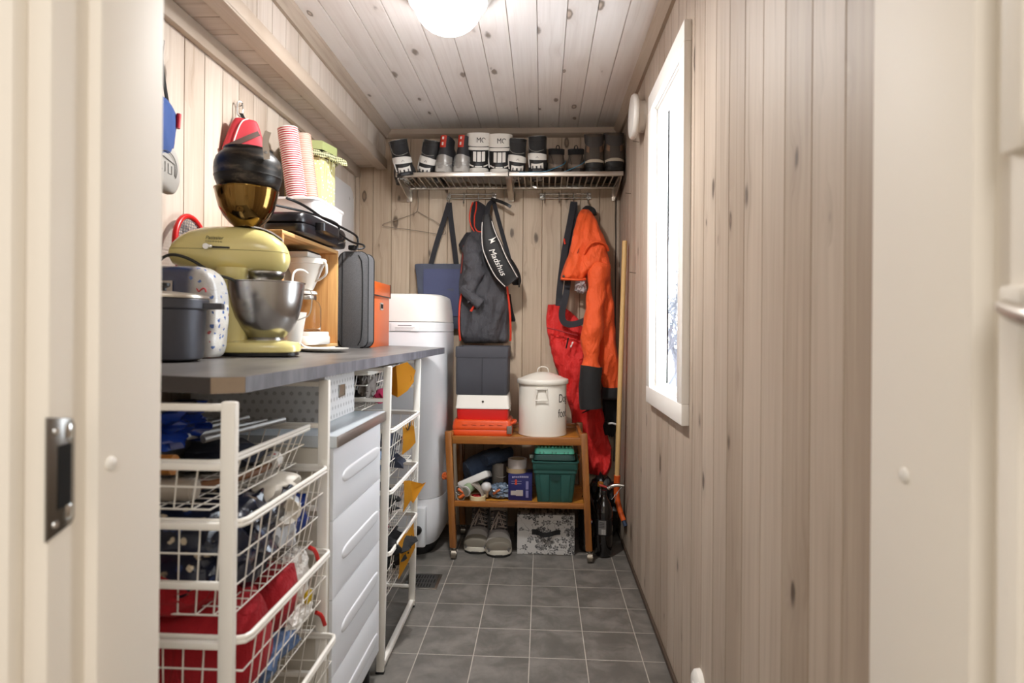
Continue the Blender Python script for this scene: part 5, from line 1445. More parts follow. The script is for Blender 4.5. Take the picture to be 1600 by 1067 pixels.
for sg in (-1, 1):
    B().tube([arcpt(s_, sg * halfw(s_) * .86, 3.345 - .8 * (.03 + .035 * sin(pi * min(1, s_ * 1.05)))) for s_ in [.12 + .86 * k / 24 for k in range(25)]], .0024, 8).build('piping', mat('white piping', '#e4ddd6', .5), t)
B().cloth([(1.60, -.235, -.205, .04, 3.40), (1.55, -.235, -.165, .07, 3.39), (1.49, -.215, -.130, .08, 3.39), (1.44, -.185, -.118, .07, 3.39), (1.415, -.165, -.125, .04, 3.39)], 40, 5, .008, 20, 8, 63).build('side_pocket', BLACKCLOTH, t)
B().ribbon([(-.296, 3.52, 1.92), (-.31, 3.49, 1.90), (-.318, 3.44, 1.86), (-.314, 3.38, 1.79)], .028, .004, (1, 0, 0), 2).build('strap', STRAP, t)
B().ribbon([(-.290, 3.52, 1.92), (-.275, 3.50, 1.86), (-.24, 3.47, 1.74), (-.205, 3.44, 1.62), (-.185, 3.42, 1.55)], .024, .004, (1, 0, .3), 2).build('rear_strap', STRAP, t)
B().ribbon([(-.30, 3.50, 1.925), (-.25, 3.47, 1.905), (-.205, 3.45, 1.882), (-.185, 3.448, 1.868)], .018, .012, (0, 0, 1), 2).build('buckle_strap', BLACK, t)
B().box((-.308, 3.366, 1.765), (.024, .004, .062), .001).build('orange_tab', mat('orange tab', '#d2502a', .6), t)
B().tube([(-.135, 3.36, 1.445), (-.13, 3.355, 1.42), (-.13, 3.355, 1.40)], .004, 8).build('zip_pull', BLACK, t)
dirv = (arcpt(.86) - arcpt(.42)).normalized()
ang = math.atan2(dirv.z, dirv.x)
text('lettering', 'Madshus', .046, Matrix.Translation(arcpt(.66, -.004, 3.2715)) @ rotm(R(90), 0, 0) @ Matrix.Rotation(ang, 4, 'Z'), mat('white lettering', '#e6e3dd', .5), t, .001, shear=.25, sx=1.0)
zz_ = arcpt(.40, .012, 3.273)
B().prism([(0, 0), (.028, .016), (.012, .018), (.034, .040), (.006, .026), (-.012, .022), (.004, .018)], 0, .0015, lambda u, v, d: (zz_.x - .012 + u, zz_.y + d, zz_.z - .012 + v)).build('spiky_logo', mat('white lettering', '#e6e3dd', .5), t, smooth=False)

# red trousers
REDT = cloth_mat('red shell fabric', '#dc2420', .55, 900, .10, .4, folds=1.0)
t = thing('red_trousers', 'red shell trousers with black braces hanging on the right hook rail', 'trousers', (.2, 3.48, .3))
B().cloth([(1.312, 0.035, 0.105, 0.014, 3.528), (1.295, 0.03, 0.135, 0.034, 3.518), (1.22, 0.026, 0.215, 0.068, 3.508), (1.12, 0.038, 0.262, 0.088, 3.503), (1, 0.066, 0.29, 0.102, 3.498), (0.88, 0.108, 0.312, 0.102, 3.498), (0.78, 0.14, 0.325, 0.102, 3.498), (0.68, 0.168, 0.355, 0.095, 3.503), (0.57, 0.198, 0.385, 0.088, 3.508), (0.46, 0.232, 0.408, 0.082, 3.513), (0.38, 0.258, 0.412, 0.075, 3.513), (0.335, 0.275, 0.395, 0.054, 3.518), (0.325, 0.3, 0.37, 0.027, 3.518)], 90, 8, .034, 13, 4.0, 71, e=2.4, ca=2.2).build('legs', REDT, t)
B().ribbon([(.178, 3.515, 1.91), (.160, 3.49, 1.80), (.125, 3.46, 1.62), (.10, 3.43, 1.42), (.092, 3.415, 1.30)], .036, .004, (1, 0, .2), 2).build('brace', STRAP, t)
B().ribbon([(.182, 3.52, 1.91), (.184, 3.505, 1.80), (.165, 3.48, 1.66), (.15, 3.45, 1.50), (.135, 3.40, 1.36), (.105, 3.395, 1.25), (.125, 3.385, 1.195), (.19, 3.37, 1.195), (.27, 3.36, 1.235)], .036, .004, (.8, 0, .6), 3).build('brace', STRAP, t)
B().tube([(.128, 3.502, 1.70), (.122, 3.46, 1.68), (.128, 3.455, 1.655)], .005, 8, smooth=1).build('brace_tab', RPIPE, t)
B().tube([(.028, 3.425, 1.175), (.08, 3.410, 1.165), (.15, 3.402, 1.145), (.20, 3.402, 1.135)], .0035, 8, smooth=1).build('waist_seam', cloth_mat('darker red seam', '#9a0f16', .6), t)
B().tube([(.148, 3.398, 1.12), (.142, 3.398, 1.09), (.136, 3.398, 1.06)], .0042, 8).build('pocket_zip', BLACK, t)
lg = B().prism([(0, 0), (.006, .004), (.006, .016), (.014, .022), (.018, .014), (.012, .010), (.010, .002), (.004, -.012), (-.002, -.010)], 0, .0015, lambda u, v, d: (.160 + u, 3.392 + d, 1.078 + v))
lg.build('white_logo', mat('white print', '#ded8d2', .5), t, smooth=False)

# orange jacket
ORG = cloth_mat('orange shell fabric', '#f05c22', .55, 900, .08, .35, folds=.9)
CUFF = cloth_mat('black reinforced fabric', '#1b1b1d', .8, 900, .1, .2)
t = thing('orange_jacket', 'bright orange jacket with black cuffs hanging at the right end of the hook rail', 'jacket', (.32, 3.45, .75))
B().cloth([(1.885, .245, .275, .03, 3.515), (1.865, .225, .30, .07, 3.505), (1.83, .21, .312, .09, 3.50)], 32, 5, .006, 20, 8, 80).build('neck_lining', CUFF, t)
B().cloth([(1.855, .222, .262, .03, 3.47), (1.82, .200, .288, .09, 3.455), (1.74, .178, .325, .15, 3.44), (1.67, .162, .352, .18, 3.43), (1.60, .150, .368, .19, 3.425), (1.54, .126, .37, .19, 3.42), (1.48, .108, .255, .17, 3.41), (1.450, .103, .24, .13, 3.41), (1.444, .108, .235, .08, 3.41)], 84, 8, .020, 14, 4.5, 81, e=2.5, ca=-2).build('hood', ORG, t)
B().cloth([(1.6, 0.25, 0.352, 0.102, 3.425), (1.54, 0.235, 0.375, 0.145, 3.410), (1.44, 0.255, 0.388, 0.145, 3.410), (1.34, 0.272, 0.398, 0.145, 3.415), (1.24, 0.285, 0.41, 0.136, 3.420), (1.14, 0.3, 0.42, 0.128, 3.425), (1.02, 0.315, 0.43, 0.128, 3.430), (0.92, 0.33, 0.436, 0.119, 3.430), (0.845, 0.345, 0.437, 0.102, 3.435), (0.835, 0.35, 0.43, 0.085, 3.435)], 84, 8, .028, 15, 4.0, 83, e=2.4, ca=1).build('body', ORG, t)
B().cloth([(0.842, 0.342, 0.438, 0.106, 3.435), (0.82, 0.335, 0.44, 0.106, 3.435), (0.785, 0.332, 0.44, 0.102, 3.435), (0.775, 0.34, 0.435, 0.076, 3.435)], 48, 5, .006, 16, 5, 84).build('hem_band', CUFF, t)
B().tube([(.31, 3.375, 1.53), (.305, 3.355, 1.42), (.292, 3.335, 1.28), (.275, 3.325, 1.14), (.268, 3.322, 1.02), (.27, 3.320, .955)], lambda q: .060 - .012 * q + .006 * sin(q * 14), 28, smooth=3).build('sleeve', ORG, t, noise_=.014, nf=14)
B().tube([(.272, 3.318, .965), (.266, 3.315, .90), (.262, 3.312, .82), (.268, 3.31, .735)], lambda q: .060 - .001 * q, 28, smooth=2).build('cuff', CUFF, t, noise_=.004, nf=16)
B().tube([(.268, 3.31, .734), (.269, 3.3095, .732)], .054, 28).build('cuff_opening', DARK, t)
B().prism([(.155, 1.60), (.165, 1.685), (.172, 1.69), (.205, 1.69), (.212, 1.682), (.200, 1.61), (.185, 1.592), (.165, 1.588)], 0, .006, lambda u, v, d: (u, 3.352 + (v - 1.6) * .12 + abs(u - .2) * .3 - d, v), .003).build('chest_flap', ORG, t)
B().tube([(.212, 3.352, 1.685), (.206, 3.343, 1.63), (.192, 3.338, 1.588)], .0025, 8, smooth=1).build('flap_seam', cloth_mat('dark orange seam', '#8c2a0c', .7), t)
B().lathe([(.001, .003), (.006, .0025), (.0075, 0)][::-1], 20, (.118, 3.345, 1.462), rotm(R(90), 0, 0)).build('snap_button', BLACK, t)
lump('lining_bag', mat('clear film', '#a9a4a6', .15, coat=.5, bump=.5, bs=30, bd=.01), (.215, 3.40, 1.42), (.06, .05, .09), 91, .4, 2.5, 4, 'scrap of clear plastic sticking out under the orange hood flap', 'plastic')

b = B()
b.tube([(.228, 3.34, 1.585), (.245, 3.322, 1.625), (.275, 3.318, 1.648), (.315, 3.325, 1.652), (.352, 3.35, 1.635), (.366, 3.38, 1.61)], .0075, 10, smooth=2)
b.build('hood_edge', ORG, t)
B().tube([(.105, 3.335, 1.446), (.16, 3.322, 1.442), (.21, 3.325, 1.440), (.238, 3.345, 1.446)], .006, 10, smooth=2).build('flap_hem', ORG, t)
# broom handle with orange tool
t = thing('broom', 'long wooden broom handle with orange socket leaning in the right back corner', 'broom', (.40, 3.20, .25))
B().cyl((.400, 3.20, .36), (.424, 3.14, 1.628), .0125, .0125, 20).build('stick', timber('pale broom wood', '#c59f66', '#dcbb84', 0, 2, 30, .5), t)
B().tube([(.401, 3.195, .40), (.399, 3.20, .33), (.400, 3.195, .28), (.42, 3.17, .20), (.432, 3.155, .175)], lambda q: .017 - .004 * q, 16, smooth=2).build('socket', mat('orange plastic', '#c9541e', .4), t)
B().tube([(.430, 3.157, .178), (.44, 3.145, .15)], .010, 12).build('blue_tip', mat('dark blue tip', '#2c3c55', .5), t)

# ------------------------------------------------------------------ serving trolley
TEAK = timber('teak rails', '#7d4a20', '#a5692f', 1, 0, 30, .3, .3)
TEAKZ = timber('teak legs', '#7d4a20', '#a5692f', 0, 2, 30, .3, .3)
TEAKTOP = timber('teak shelf', '#97611f', '#bd8434', 1, 0, 18, .28, .4)
t = thing('serving_trolley', 'old teak serving trolley on casters against the back wall', 'trolley', (-.13, 3.27, 0))
TX0, TX1, TY0, TY1 = -.468, .208, 3.045, 3.41
lean = lambda z: -.030 * (z / .6)
for xx in (TX0, TX1 + .010):
    for yy in (TY0, TY1):
        b = B().box((0, 0, .35), (.034, .036, .59), .004)
        for v in b.bm.verts: v.co += V((xx + .028 + lean(v.co.z), yy, 0))
        lg = b.build('leg', TEAKZ, t)
        b = B()
        cxx, cyy = xx + .030, yy - .012
        b.cyl((cxx - .012, cyy, .024), (cxx + .012, cyy, .024), .024, n=28)
        b.cyl((cxx - .014, cyy, .024), (cxx + .014, cyy, .024), .014, n=20)
        cs = b.build('caster', mat('worn chrome', '#8f877b', .3, .9), t)
        B().cyl((xx + .028, yy, .03), (xx + .028, yy, .062), .009, n=12).box((xx + .028, yy - .004, .045), (.034, .022, .006), .002).build('caster_fork', STEEL, cs)
for yy in (TY0 - .002, TY1):
    B().box2((TX0 + .017, yy - .012, .583), (TX1 + .008, yy + .012, .622), .003).build('top_rail', TEAK, t)
    B().box2((TX0 + .03, yy - .012, .265), (TX1 + .02, yy + .012, .292), .003).build('shelf_rail', TEAK, t)
B().box2((TX0 + .012, TY0, .598), (TX1 + .006, TY1, .612), .002).build('top_board', TEAKTOP, t)
B().box2((TX0 + .03, TY0, .272), (TX1 + .02, TY1, .284), .002).build('lower_shelf', TEAKTOP, t)
for xx in (TX0 + .010, TX1 - .008):
    B().box2((xx - .008, TY0, .600), (xx + .008, TY1, .640), .003).build('side_rail', TEAK, t)
B().box2((TX0 + .01, TY1 - .008, .612), (TX1, TY1 + .008, .640), .003).build('rear_rail', TEAK, t)
TT, TS = .613, .2845
# ---- on the trolley top
ORC = mat('orange case plastic', '#cf4a1c', .35, coat=.2)
t = thing('tool_case', 'ribbed orange plastic case under the red and white box on the trolley', 'case', (-.305, 3.19, TT))
c0, c1, d0, d1 = -.462, -.152, 3.075, 3.31
b = B()
b.rbox(((c0 + c1) / 2, (d0 + d1) / 2, TT), (c1 - c0) / 2, (d1 - d0) / 2, [(.95, 0), (.985, .004), (1, .012), (1, .030), (.985, .033)], 9, 64).build('lower_half', ORC, t)
b = B()
b.rbox(((c0 + c1) / 2, (d0 + d1) / 2, TT), (c1 - c0) / 2, (d1 - d0) / 2, [(.985, .034), (1.0, .037), (1, .052), (.985, .056), (.985, .068), (.95, .080), (.9, .083)], 9, 64).build('upper_half', ORC, t)
rb = B()
for i in range(5): rb.box((c0 + .07 + i * .045, d0 + .001, TT + .062), (.026, .006, .005), .002)
rb.build('front_ribs', ORC, t)
B().box((c1 - .012, d0 + .01, TT + .036), (.026, .03, .040), .004).build('latch', mat('grey latch', '#6d655d', .4), t)
B().tube([(c1 - .008, d0 + .04, TT + .065), (c1 + .014, d0 + .06, TT + .068), (c1 + .016, d0 + .13, TT + .066), (c1 - .006, d0 + .15, TT + .062)], .009, 10, smooth=2).build('handle', ORC, t)
t = thing('cash_box', 'small box with white lid and red base between grey box and orange case', 'box', (-.305, 3.2, TT + .084))
z = TT + .0835
b = B()
b.rbox((-.306, 3.205, z), .138, .105, [(.955, 0), (.97, .004), (.985, .058)], 14, 64).build('red_base', mat('red plastic box', '#c9231f', .3, coat=.3), t)
lidw = B().rbox((-.306, 3.205, z), .141, .108, [(1, .057), (1.0, .066), (.99, .068), (.96, .120), (.94, .126), (.3, .127)], 14, 64).build('white_lid', mat('cream lid', '#d8d2c9', .35), t)
B().lathe([(.001, .002), (.005, .002), (.006, 0)][::-1], 20, (-.303, 3.0985, z + .094), rotm(R(90), 0, 0)).build('lock', mat('lock metal', '#6d6862', .3, 1), lidw)
B().box((-.164, 3.12, z + .06), (.008, .02, .03), .002).build('side_clasp', STEEL, t)
GRY = cloth_mat('dark grey box fabric', '#3d3d43', .8, 900, .08, .06)
t = thing('fabric_box', 'dark grey fabric storage box on top of the red and white box', 'storage box', (-.31, 3.23, z + .127))
zb = z + .1275
b = B()
b.rbox((-.312, 3.235, zb), .1365, .13, [(.975, 0), (.99, .003), (.995, .10), (1.0, .195)], 18, 72).build('body', GRY, t, noise_=.002, nf=12)
b = B()
b.rbox((-.312, 3.235, zb), .1385, .132, [(1.0, .193), (1.005, .196), (1.0, .246), (.985, .250), (.97, .248), (.96, .20)], 18, 72).build('turned_rim', GRY, t, noise_=.002, nf=12)
B().box((-.308, 3.1045, zb + .098), (.0016, .003, .19)).build('centre_seam', mat('seam', '#232328', .9), t)
t = thing('food_bin', 'white enamel lidded bin with dark lettering on the right of the trolley top', 'bin', (.006, 3.205, TT))
ENA = mat('cream enamel', '#d9d4ca', .28, coat=.3)
bc = (.006, 3.205, TT)
B().lathe([(.125, 0), (.128, .003), (.127, .01), (.126, .02), (.126, .27), (.124, .275)], 72, bc).build('body', ENA, t)
ld = B().lathe([(.1275, .268), (.134, .268), (.136, .272), (.136, .288), (.133, .292), (.118, .296), (.08, .312), (.04, .324), (.001, .328)], 72, bc).build('lid', ENA, t)
B().ribbon([(.006 - .030, 3.20, TT + .318), (.006 - .028, 3.20, TT + .345), (.006 - .012, 3.20, TT + .356), (.006 + .012, 3.20, TT + .356), (.006 + .028, 3.20, TT + .345), (.006 + .030, 3.20, TT + .318)], .016, .004, (0, 1, 0), 3).build('lid_handle', ENA, ld)
hd_ = B().box((.0, 3.074, TT + .250), (.062, .012, .014), .003)
hd_.tube([(-.024, 3.074, TT + .247), (-.028, 3.070, TT + .215), (-.033, 3.068, TT + .190), (.033, 3.068, TT + .190), (.028, 3.070, TT + .215), (.024, 3.074, TT + .247)], .0035, 8)
hd_.build('side_handle', ENA, t)
INKD = mat('dark enamel lettering', '#3b3a38', .5)
for wd, zz, da in (('Dog', .195, .0), ('food', .118, .03)):
    ob = text('lettering', wd, .062, Matrix.Translation((.006, 3.205, TT + zz)) @ rotm(0, 0, R(58)) @ Matrix.Translation((0, -.1262, 0)) @ rotm(R(90), 0, 0), INKD, t, .0004, bend=.1262, sx=.72)
# ---- on the lower shelf
DJ = cloth_mat('dark denim', '#334158', .9, 700, .25, .4, folds=.6)
t = thing('rolled_jeans', 'dark blue rolled jeans in the back corner of the lower trolley shelf', 'jeans', (-.33, 3.30, .40))
for (p0, p1, r) in (((-.40, 3.22, .40), (-.22, 3.34, .47), .055), ((-.38, 3.30, .38), (-.26, 3.36, .42), .08), ((-.30, 3.20, .465), (-.17, 3.32, .485), .035)):
    B().tube([V(p0).lerp(V(p1), k / 8) for k in range(9)], lambda q, r=r: r * (1 - .12 * abs(2 * q - 1) ** 4), 28).build('roll', DJ, t, noise_=.010, nf=14)
SEAM = mat('denim seam', '#6d7886', .8)
B().tube([(-.395 + .003 * i, 3.155 + .01 * i, .455 - .011 * i) for i in range(8)], .0016, 5).build('seam', SEAM, t)
lump('jeans_support', DJ, (-.345, 3.33, TS + .045), (.17, .17, .09), 93, .2, 2, 3, 'dark folded denim under the rolled jeans on the lower trolley shelf', 'jeans')
t = thing('white_tray', 'white plastic tray tilted across the lower trolley shelf under the rolled jeans', 'tray', (-.34, 3.13, .36))
M = Matrix.Translation((-.345, 3.145, .376)) @ rotm(R(-14), R(-24), 0)
b = B().box((0, 0, 0), (.165, .12, .034), .006); b.bm.transform(M); b.build('shell', mat('white plastic', '#c9c6c2', .4), t)
b = B().box((0, -.002, .016), (.150, .105, .006), .003); b.bm.transform(M); b.build('inside', mat('grey plastic', '#a8a6a4', .4), t)
t = thing('paint_tin', 'unlabelled pale paint tin in the middle of the lower trolley shelf', 'tin', (-.215, 3.27, TS))
x = N('paint label'); s = x.sep(x.obj())
x.l(x.mix(x.step(x.math('ARCTAN2', s[0], x.math('MULTIPLY', s[1], -1)), .25, .27), lin('#9d968e'), lin('#453a36')), x.b.inputs['Base Color']); x.set(Roughness=.4)
B().lathe([(.052, 0), (.053, .004), (.053, .150), (.055, .152), (.055, .158), (.05, .160), (.045, .155), (.001, .155)], 48, (-.215, 3.27, TS)).build('body', x.m, t)
B().tube([(-.268, 3.27, TS + .135), (-.255, 3.215, TS + .10), (-.215, 3.205, TS + .085), (-.175, 3.215, TS + .10), (-.162, 3.27, TS + .135)], .0016, 6, smooth=2).build('wire_handle', STEEL, t)
lump('plastic_bag', mat('clear blue film', '#75879c', .12, coat=.6, bump=.6, bs=34, bd=.008, trans=.35), (-.215, 3.15, TS + .036), (.115, .10, .072), 95, .35, 2.4, 4, 'crumpled clear bluish plastic bag in front of the paint tin', 'plastic bag')
tag(B().tube([(-.245, 3.105, TS + .03), (-.225, 3.10, TS + .045), (-.212, 3.105, TS + .05)], .007, 10).build('copper_fitting', mat('copper', '#b0633c', .35, .6)), 'small copper fitting at the front of the clear plastic bag', 'fitting')
t = thing('light_bulb', 'white frosted light bulb lying beside the clear plastic bag', 'bulb', (-.285, 3.13, TS))
b = B().lathe([(.001, .062), (.012, .060), (.024, .05), (.028, .036), (.024, .02), (.014, .006), (.013, 0)], 28, (0, 0, 0))
b.bm.transform(Matrix.Translation((-.283, 3.12, TS + .030)) @ rotm(R(20), 0, 0)); b.build('glass', mat('frosted bulb', '#bdbab8', .3), t)
b = B().lathe([(.013, 0), (.013, -.02), (.006, -.026), (.001, -.027)], 20, (0, 0, 0)); b.bm.transform(Matrix.Translation((-.283, 3.12, TS + .030)) @ rotm(R(20), 0, 0)); b.build('screw_base', STEEL, t)
t = thing('paper_roll', 'rolled catalogue with white end lying at the front left of the trolley shelf', 'roll', (-.39, 3.09, TS))
b = B().tube([(-.385, 3.055, TS + .052), (-.35, 3.14, TS + .075), (-.33, 3.2, TS + .085)], .027, 28); b.build('outer_sheet', mat('catalogue green', '#7f9070', .6, var=.3, vs=30), t)
B().tube([(-.3855, 3.0535, TS + .0515), (-.383, 3.059, TS + .053)], .0285, 28).build('white_rim', mat('white plastic', '#c9c6c2', .4), t)
B().tube([(-.386, 3.0525, TS + .0512), (-.3856, 3.0532, TS + .0514)], .022, 28).build('open_end', mat('inner paper', '#8e9488', .8), t)
t = thing('magazine', 'curled magazine leaning against the tape roll on the lower trolley shelf', 'magazine', (-.33, 3.1, TS))
b = B().ribbon([(-.355, 3.10, TS + .085), (-.33, 3.095, TS + .075), (-.305, 3.09, TS + .05), (-.295, 3.088, TS + .02)], .05, .008, (0, 1, .2), 2); b.build('pages', mat('magazine pages', '#8f857a', .7, var=.3, vs=60), t)
def tape(name, label, c, r, rin, h, m1, m2):
    t = thing(name, label, 'tape roll', c)
    B().lathe([(rin, 0), (r, 0), (r, h), (rin, h), (rin, 0)], 48, c, cap=False).build('tape', m1, t)
    B().lathe([(rin - .002, .001), (rin, .001), (rin, h - .001), (rin - .002, h - .001), (rin - .002, .001)], 40, c, cap=False).build('core', m2, t)
    return t
tape('tape_roll', 'cream masking tape roll with red inside at the front of the trolley shelf', (-.325, 3.085, TS + .0005), .042, .034, .026, mat('masking tape', '#cdbf98', .5), mat('red core', '#a01b1b', .5))
lump('red_net', mat('red net', '#a01b1b', .5), (-.325, 3.085, TS + .014), (.06, .06, .026), 97, .3, 3, 3, 'crumpled red net inside the cream masking tape roll', 'net')
for i, (px_, pz, rx_) in enumerate(((-.418, .052, .018), (-.412, .022, .020))):
    tag(B().tube([(px_ + .022 * cos(a), 3.075, TS + pz + .022 * sin(a)) for a in [2 * pi * k / 24 for k in range(24)]], .0035, 8, True).build('hose_clamp', mat('grey clamp', '#9a9894', .4, .4)), ('upper', 'lower')[i] + ' grey ring stacked beside the rolled catalogue on the trolley shelf', 'ring')
for i, (p, q) in enumerate((((-.424, 3.07, TS + .058), (-.395, 3.066, TS + .044)), ((-.415, 3.062, TS + .018), (-.392, 3.058, TS + .034)))):
    tag(B().tube([p, q], .008, 12).build('orange_clip', mat('orange clip plastic', '#c8602e', .4)), ('upper', 'lower')[i] + ' orange clip by the grey rings at the trolley shelf left front', 'clip')
tag(lump('orange_flower_clip', mat('orange clip plastic', '#c8602e', .4), (-.492, 3.06, .412), (.03, .03, .035), 98, .3, 3, 3), 'orange plastic clip fixed outside the left front trolley leg', 'clip')
t = thing('blue_box', 'dark blue cardboard box with white labels in the middle of the trolley shelf', 'box', (-.10, 3.15, TS))
BB = mat('blue card', '#1d1f58', .5)
B().box2((-.168, 3.095, TS), (-.045, 3.22, TS + .135), .002).build('carton', BB, t)
def plate(name, x0, x1, z0, z1, mt, p, y=3.0945):
    return B().box2((x0, y - .0008, TS + z0), (x1, y + .0006, TS + z1)).build(name, mt, p)
PL = mat('label beige', '#a29a95', .6)
a = plate('price_label', -.155, -.105, .028, .050, PL, t); plate('price_label', -.128, -.092, .024, .054, PL, t, 3.094)
b = B()
for i in range(9): b.box2((-.148 + i * .0095, 3.0935, TS + .118 - (0 if i else .002)), (-.1405 + i * .0095, 3.0946, TS + .126 - (0 if i > 3 else .002)))
for zz in (.098, .086): b.box2((-.152, 3.0936, TS + zz), (-.100, 3.0946, TS + zz + .0015))
b.build('printed_lines', mat('printed white', '#9d98ae', .6), t)
B().prism([(-.136, .083), (-.131, .094), (-.136, .102), (-.128, .11), (-.121, .102), (-.125, .094), (-.121, .083), (-.128, .080)], 3.0935, 3.0947, lambda u, v, d: (u, d, TS + v)).build('red_emblem', mat('red orange print', '#b83c26', .5), t)
b = B()
for k0, k1 in ((.016, .052), (.058, .10)):
    b.box2((-.0775, 3.0938, TS + k0), (-.064, 3.0946, TS + k1))
b.build('side_lettering', mat('printed grey', '#75729a', .6), t)
tape('tape_roll', 'tan tape roll under the white roll on top of the blue box', (-.128, 3.155, TS + .1355), .054, .040, .022, mat('tan tape', '#a08a68', .45), mat('card core', '#8a7458', .8))
tape('tape_roll', 'white tape roll topmost on the blue box', (-.124, 3.155, TS + .158), .050, .038, .046, mat('white tape', '#a89e98', .45), mat('card core', '#8a7458', .8))
GRN = mat('dark green plastic', '#24504a', .4)
t = thing('green_bin', 'dark green plastic bin with centre groove on the lower trolley shelf', 'bin', (.072, 3.15, TS))
gc = (.072, 3.165, TS)
B().rbox(gc, .112, .112, [(.80, 0), (.815, .004), (.955, .150)], 16, 64).build('body', GRN, t)
B().rbox(gc, .112, .112, [(.965, .150), (1.0, .153), (1.0, .168), (1.03, .172), (1.04, .205), (1.08, .207), (1.08, .213), (1.0, .213), (.96, .205), (.9, .16)], 16, 64).build('rim', GRN, t)
b = B()
for sg in (-1, 1):
    b.prism([(-.066, .002), (-.030, .002), (-.030, .145), (-.078, .145)] if sg < 0 else [(.030, .002), (.066, .002), (.078, .145), (.030, .145)], 0, .006, lambda u, v, d: (.072 + u, 3.165 - .112 * (.815 + .14 * v / .15) - d, TS + v), .002)
b.build('side_panels', GRN, t)
B().prism([(-.029 + .029 * (1 - cos(pi * k / 10)), .145 - .030 * sin(pi * k / 10)) for k in range(11)], 0, .005, lambda u, v, d: (.072 + u, 3.165 - .112 * (.815 + .14 * v / .15) - .002 - d, TS + v)).build('grip', mat('deep green', '#193a37', .5), t)
b = B().tube([(.188, 3.165, TS + .20), (.20, 3.15, TS + .215), (.198, 3.12, TS + .235), (.182, 3.10, TS + .24)], .0022, 6, smooth=1); b.build('wire_handle', STEEL, t)
t = thing('organizer_box', 'dark grey-green box lid stack sitting in the mouth of the green bin', 'box', (.072, 3.16, TS + .2))
B().rbox((.068, 3.16, TS + .214), .108, .10, [(.93, 0), (1, .003), (.985, .018), (.96, .030), (.9, .031)], 10, 56).build('body', mat('dark teal box', '#20403c', .35), t)
B().box((-.05, 3.13, TS + .222), (.022, .02, .02), .004).build('clasp', mat('clear clasp', '#93a39a', .3), t)
t = thing('egg_tray', 'bright turquoise ridged plastic lid on top of the green bin', 'lid', (.07, 3.15, TS + .245))
TQ = mat('turquoise plastic', '#66d6bd', .35)
zq = TS + .2455
B().rbox((.068, 3.15, zq), .103, .085, [(.94, 0), (1, .003), (.97, .022), (.9, .030)], 10, 56).build('shell', TQ, t)
b = B()
for i in range(10): b.cyl((-.012 + .0177 * i, 3.085, zq + .030), (-.012 + .0177 * i, 3.22, zq + .030), .0072, n=12)
b.build('ridges', TQ, t)
b = B()
for xx in (-.005, .014, .056, .076, .118, .137): b.box2((xx - .0012, 3.063, zq + .004), (xx + .0012, 3.068, zq + .014))
b.build('slots', mat('deep green', '#193a37', .5), t)

# ------------------------------------------------------------------ on the floor under and beside the trolley
UPB = cloth_mat('grey boot fabric', '#7f7a78', .85, 500, .2, .2)
def winter_boot(label):
    s = Shoe(.285, .128, .245, .072, .98)
    t = thing('winter_boot', label, 'boot')
    s.body().build('upper', UPB, t, world=False)
    s.patch(.1, 3.6, UP - 1.45, UP + 1.45, .004, 16, 22, shape=lambda q: -.5 * q * q).build('toe_cap', mat('taupe rubber', '#6f685c', .5), t, world=False)
    s.patch(3.7, 4.5, UP - 1.3, UP + 1.3, .003, 6, 16, shape=lambda q: -.7 * q * q).build('toe_band', mat('pale band', '#9f9a93', .7), t, world=False)
    s.patch(8.6, 10.0, UP - .85, UP + .85, .010, 10, 14, shape=lambda q: .0).build('tongue', mat('beige tongue', '#a2968b', .85), t, world=False)
    tg = s.patch(8.9, 9.1, UP - .35, UP + .35, .0125, 3, 8).build('tongue_label', BLACK, t, world=False)
    s.patch(4.9, 9.2, UP - .42, UP + .42, .005, 14, 8).build('lace_panel', mat('dark lace panel', '#4a4444', .85), t, world=False)
    for i in range(6):
        f = 5.3 + i * .62
        s.line([(f, UP - .62), (f + .15, UP - .2), (f + .5, UP + .62)], .0024, .009).build('lace', mat('beige lace', '#a79a90', .8), t, world=False)
        for sg in (-1, 1):
            p = s.pt(f, UP + sg * .68, .005)
            B().tube([p, p + V((sg * .002, -.006, .002))], .006, 10).build('eyelet', BLACK, t, world=False)
    top = s.pt(8.3, UP, .012)
    for k, (dx, dz, ex) in enumerate(((-.045, -.10, -.075), (.03, -.075, .02), (-.02, -.085, -.03))):
        B().tube([top, top + V((dx * .5, -.022, dz * .4)), top + V((dx, -.035, dz)), top + V((dx * .4 + ex * .3, -.03, dz * .9)), top + V((.002, -.018, -.02))], .0024, 6, smooth=2).build('lace_bow', mat('beige lace', '#a79a90', .8), t, world=False)
    s.patch(9.4, 10, -1.0, UP - .8, .006, 5, 14).build('collar', UPB, t, world=False)
    s.patch(9.4, 10, UP + .8, pi + 1.0, .006, 5, 14).build('collar', UPB, t, world=False)
    s.sole(.0, .016, 1.02).build('outsole', mat('black rubber', '#191817', .6), t, world=False)
    s.sole(.012, .034, 1.06).build('midsole', mat('off white midsole', '#c2bcae', .5), t, world=False)
    s.patch(.0, 1.4, UP - 1.0, UP + 1.0, .012, 6, 14).build('toe_bumper', mat('taupe rubber', '#6f685c', .5), t, world=False)
    return t
k1 = place(winter_boot('grey lace-up winter boot under the trolley, set back beside the left leg'), (-.338, 3.105, .001), R(-3))
k2 = dup(k1, (-.212, 3.065, .001), (0, 0, R(5)), label='grey lace-up winter boot under the trolley, standing further forward by the floral box')
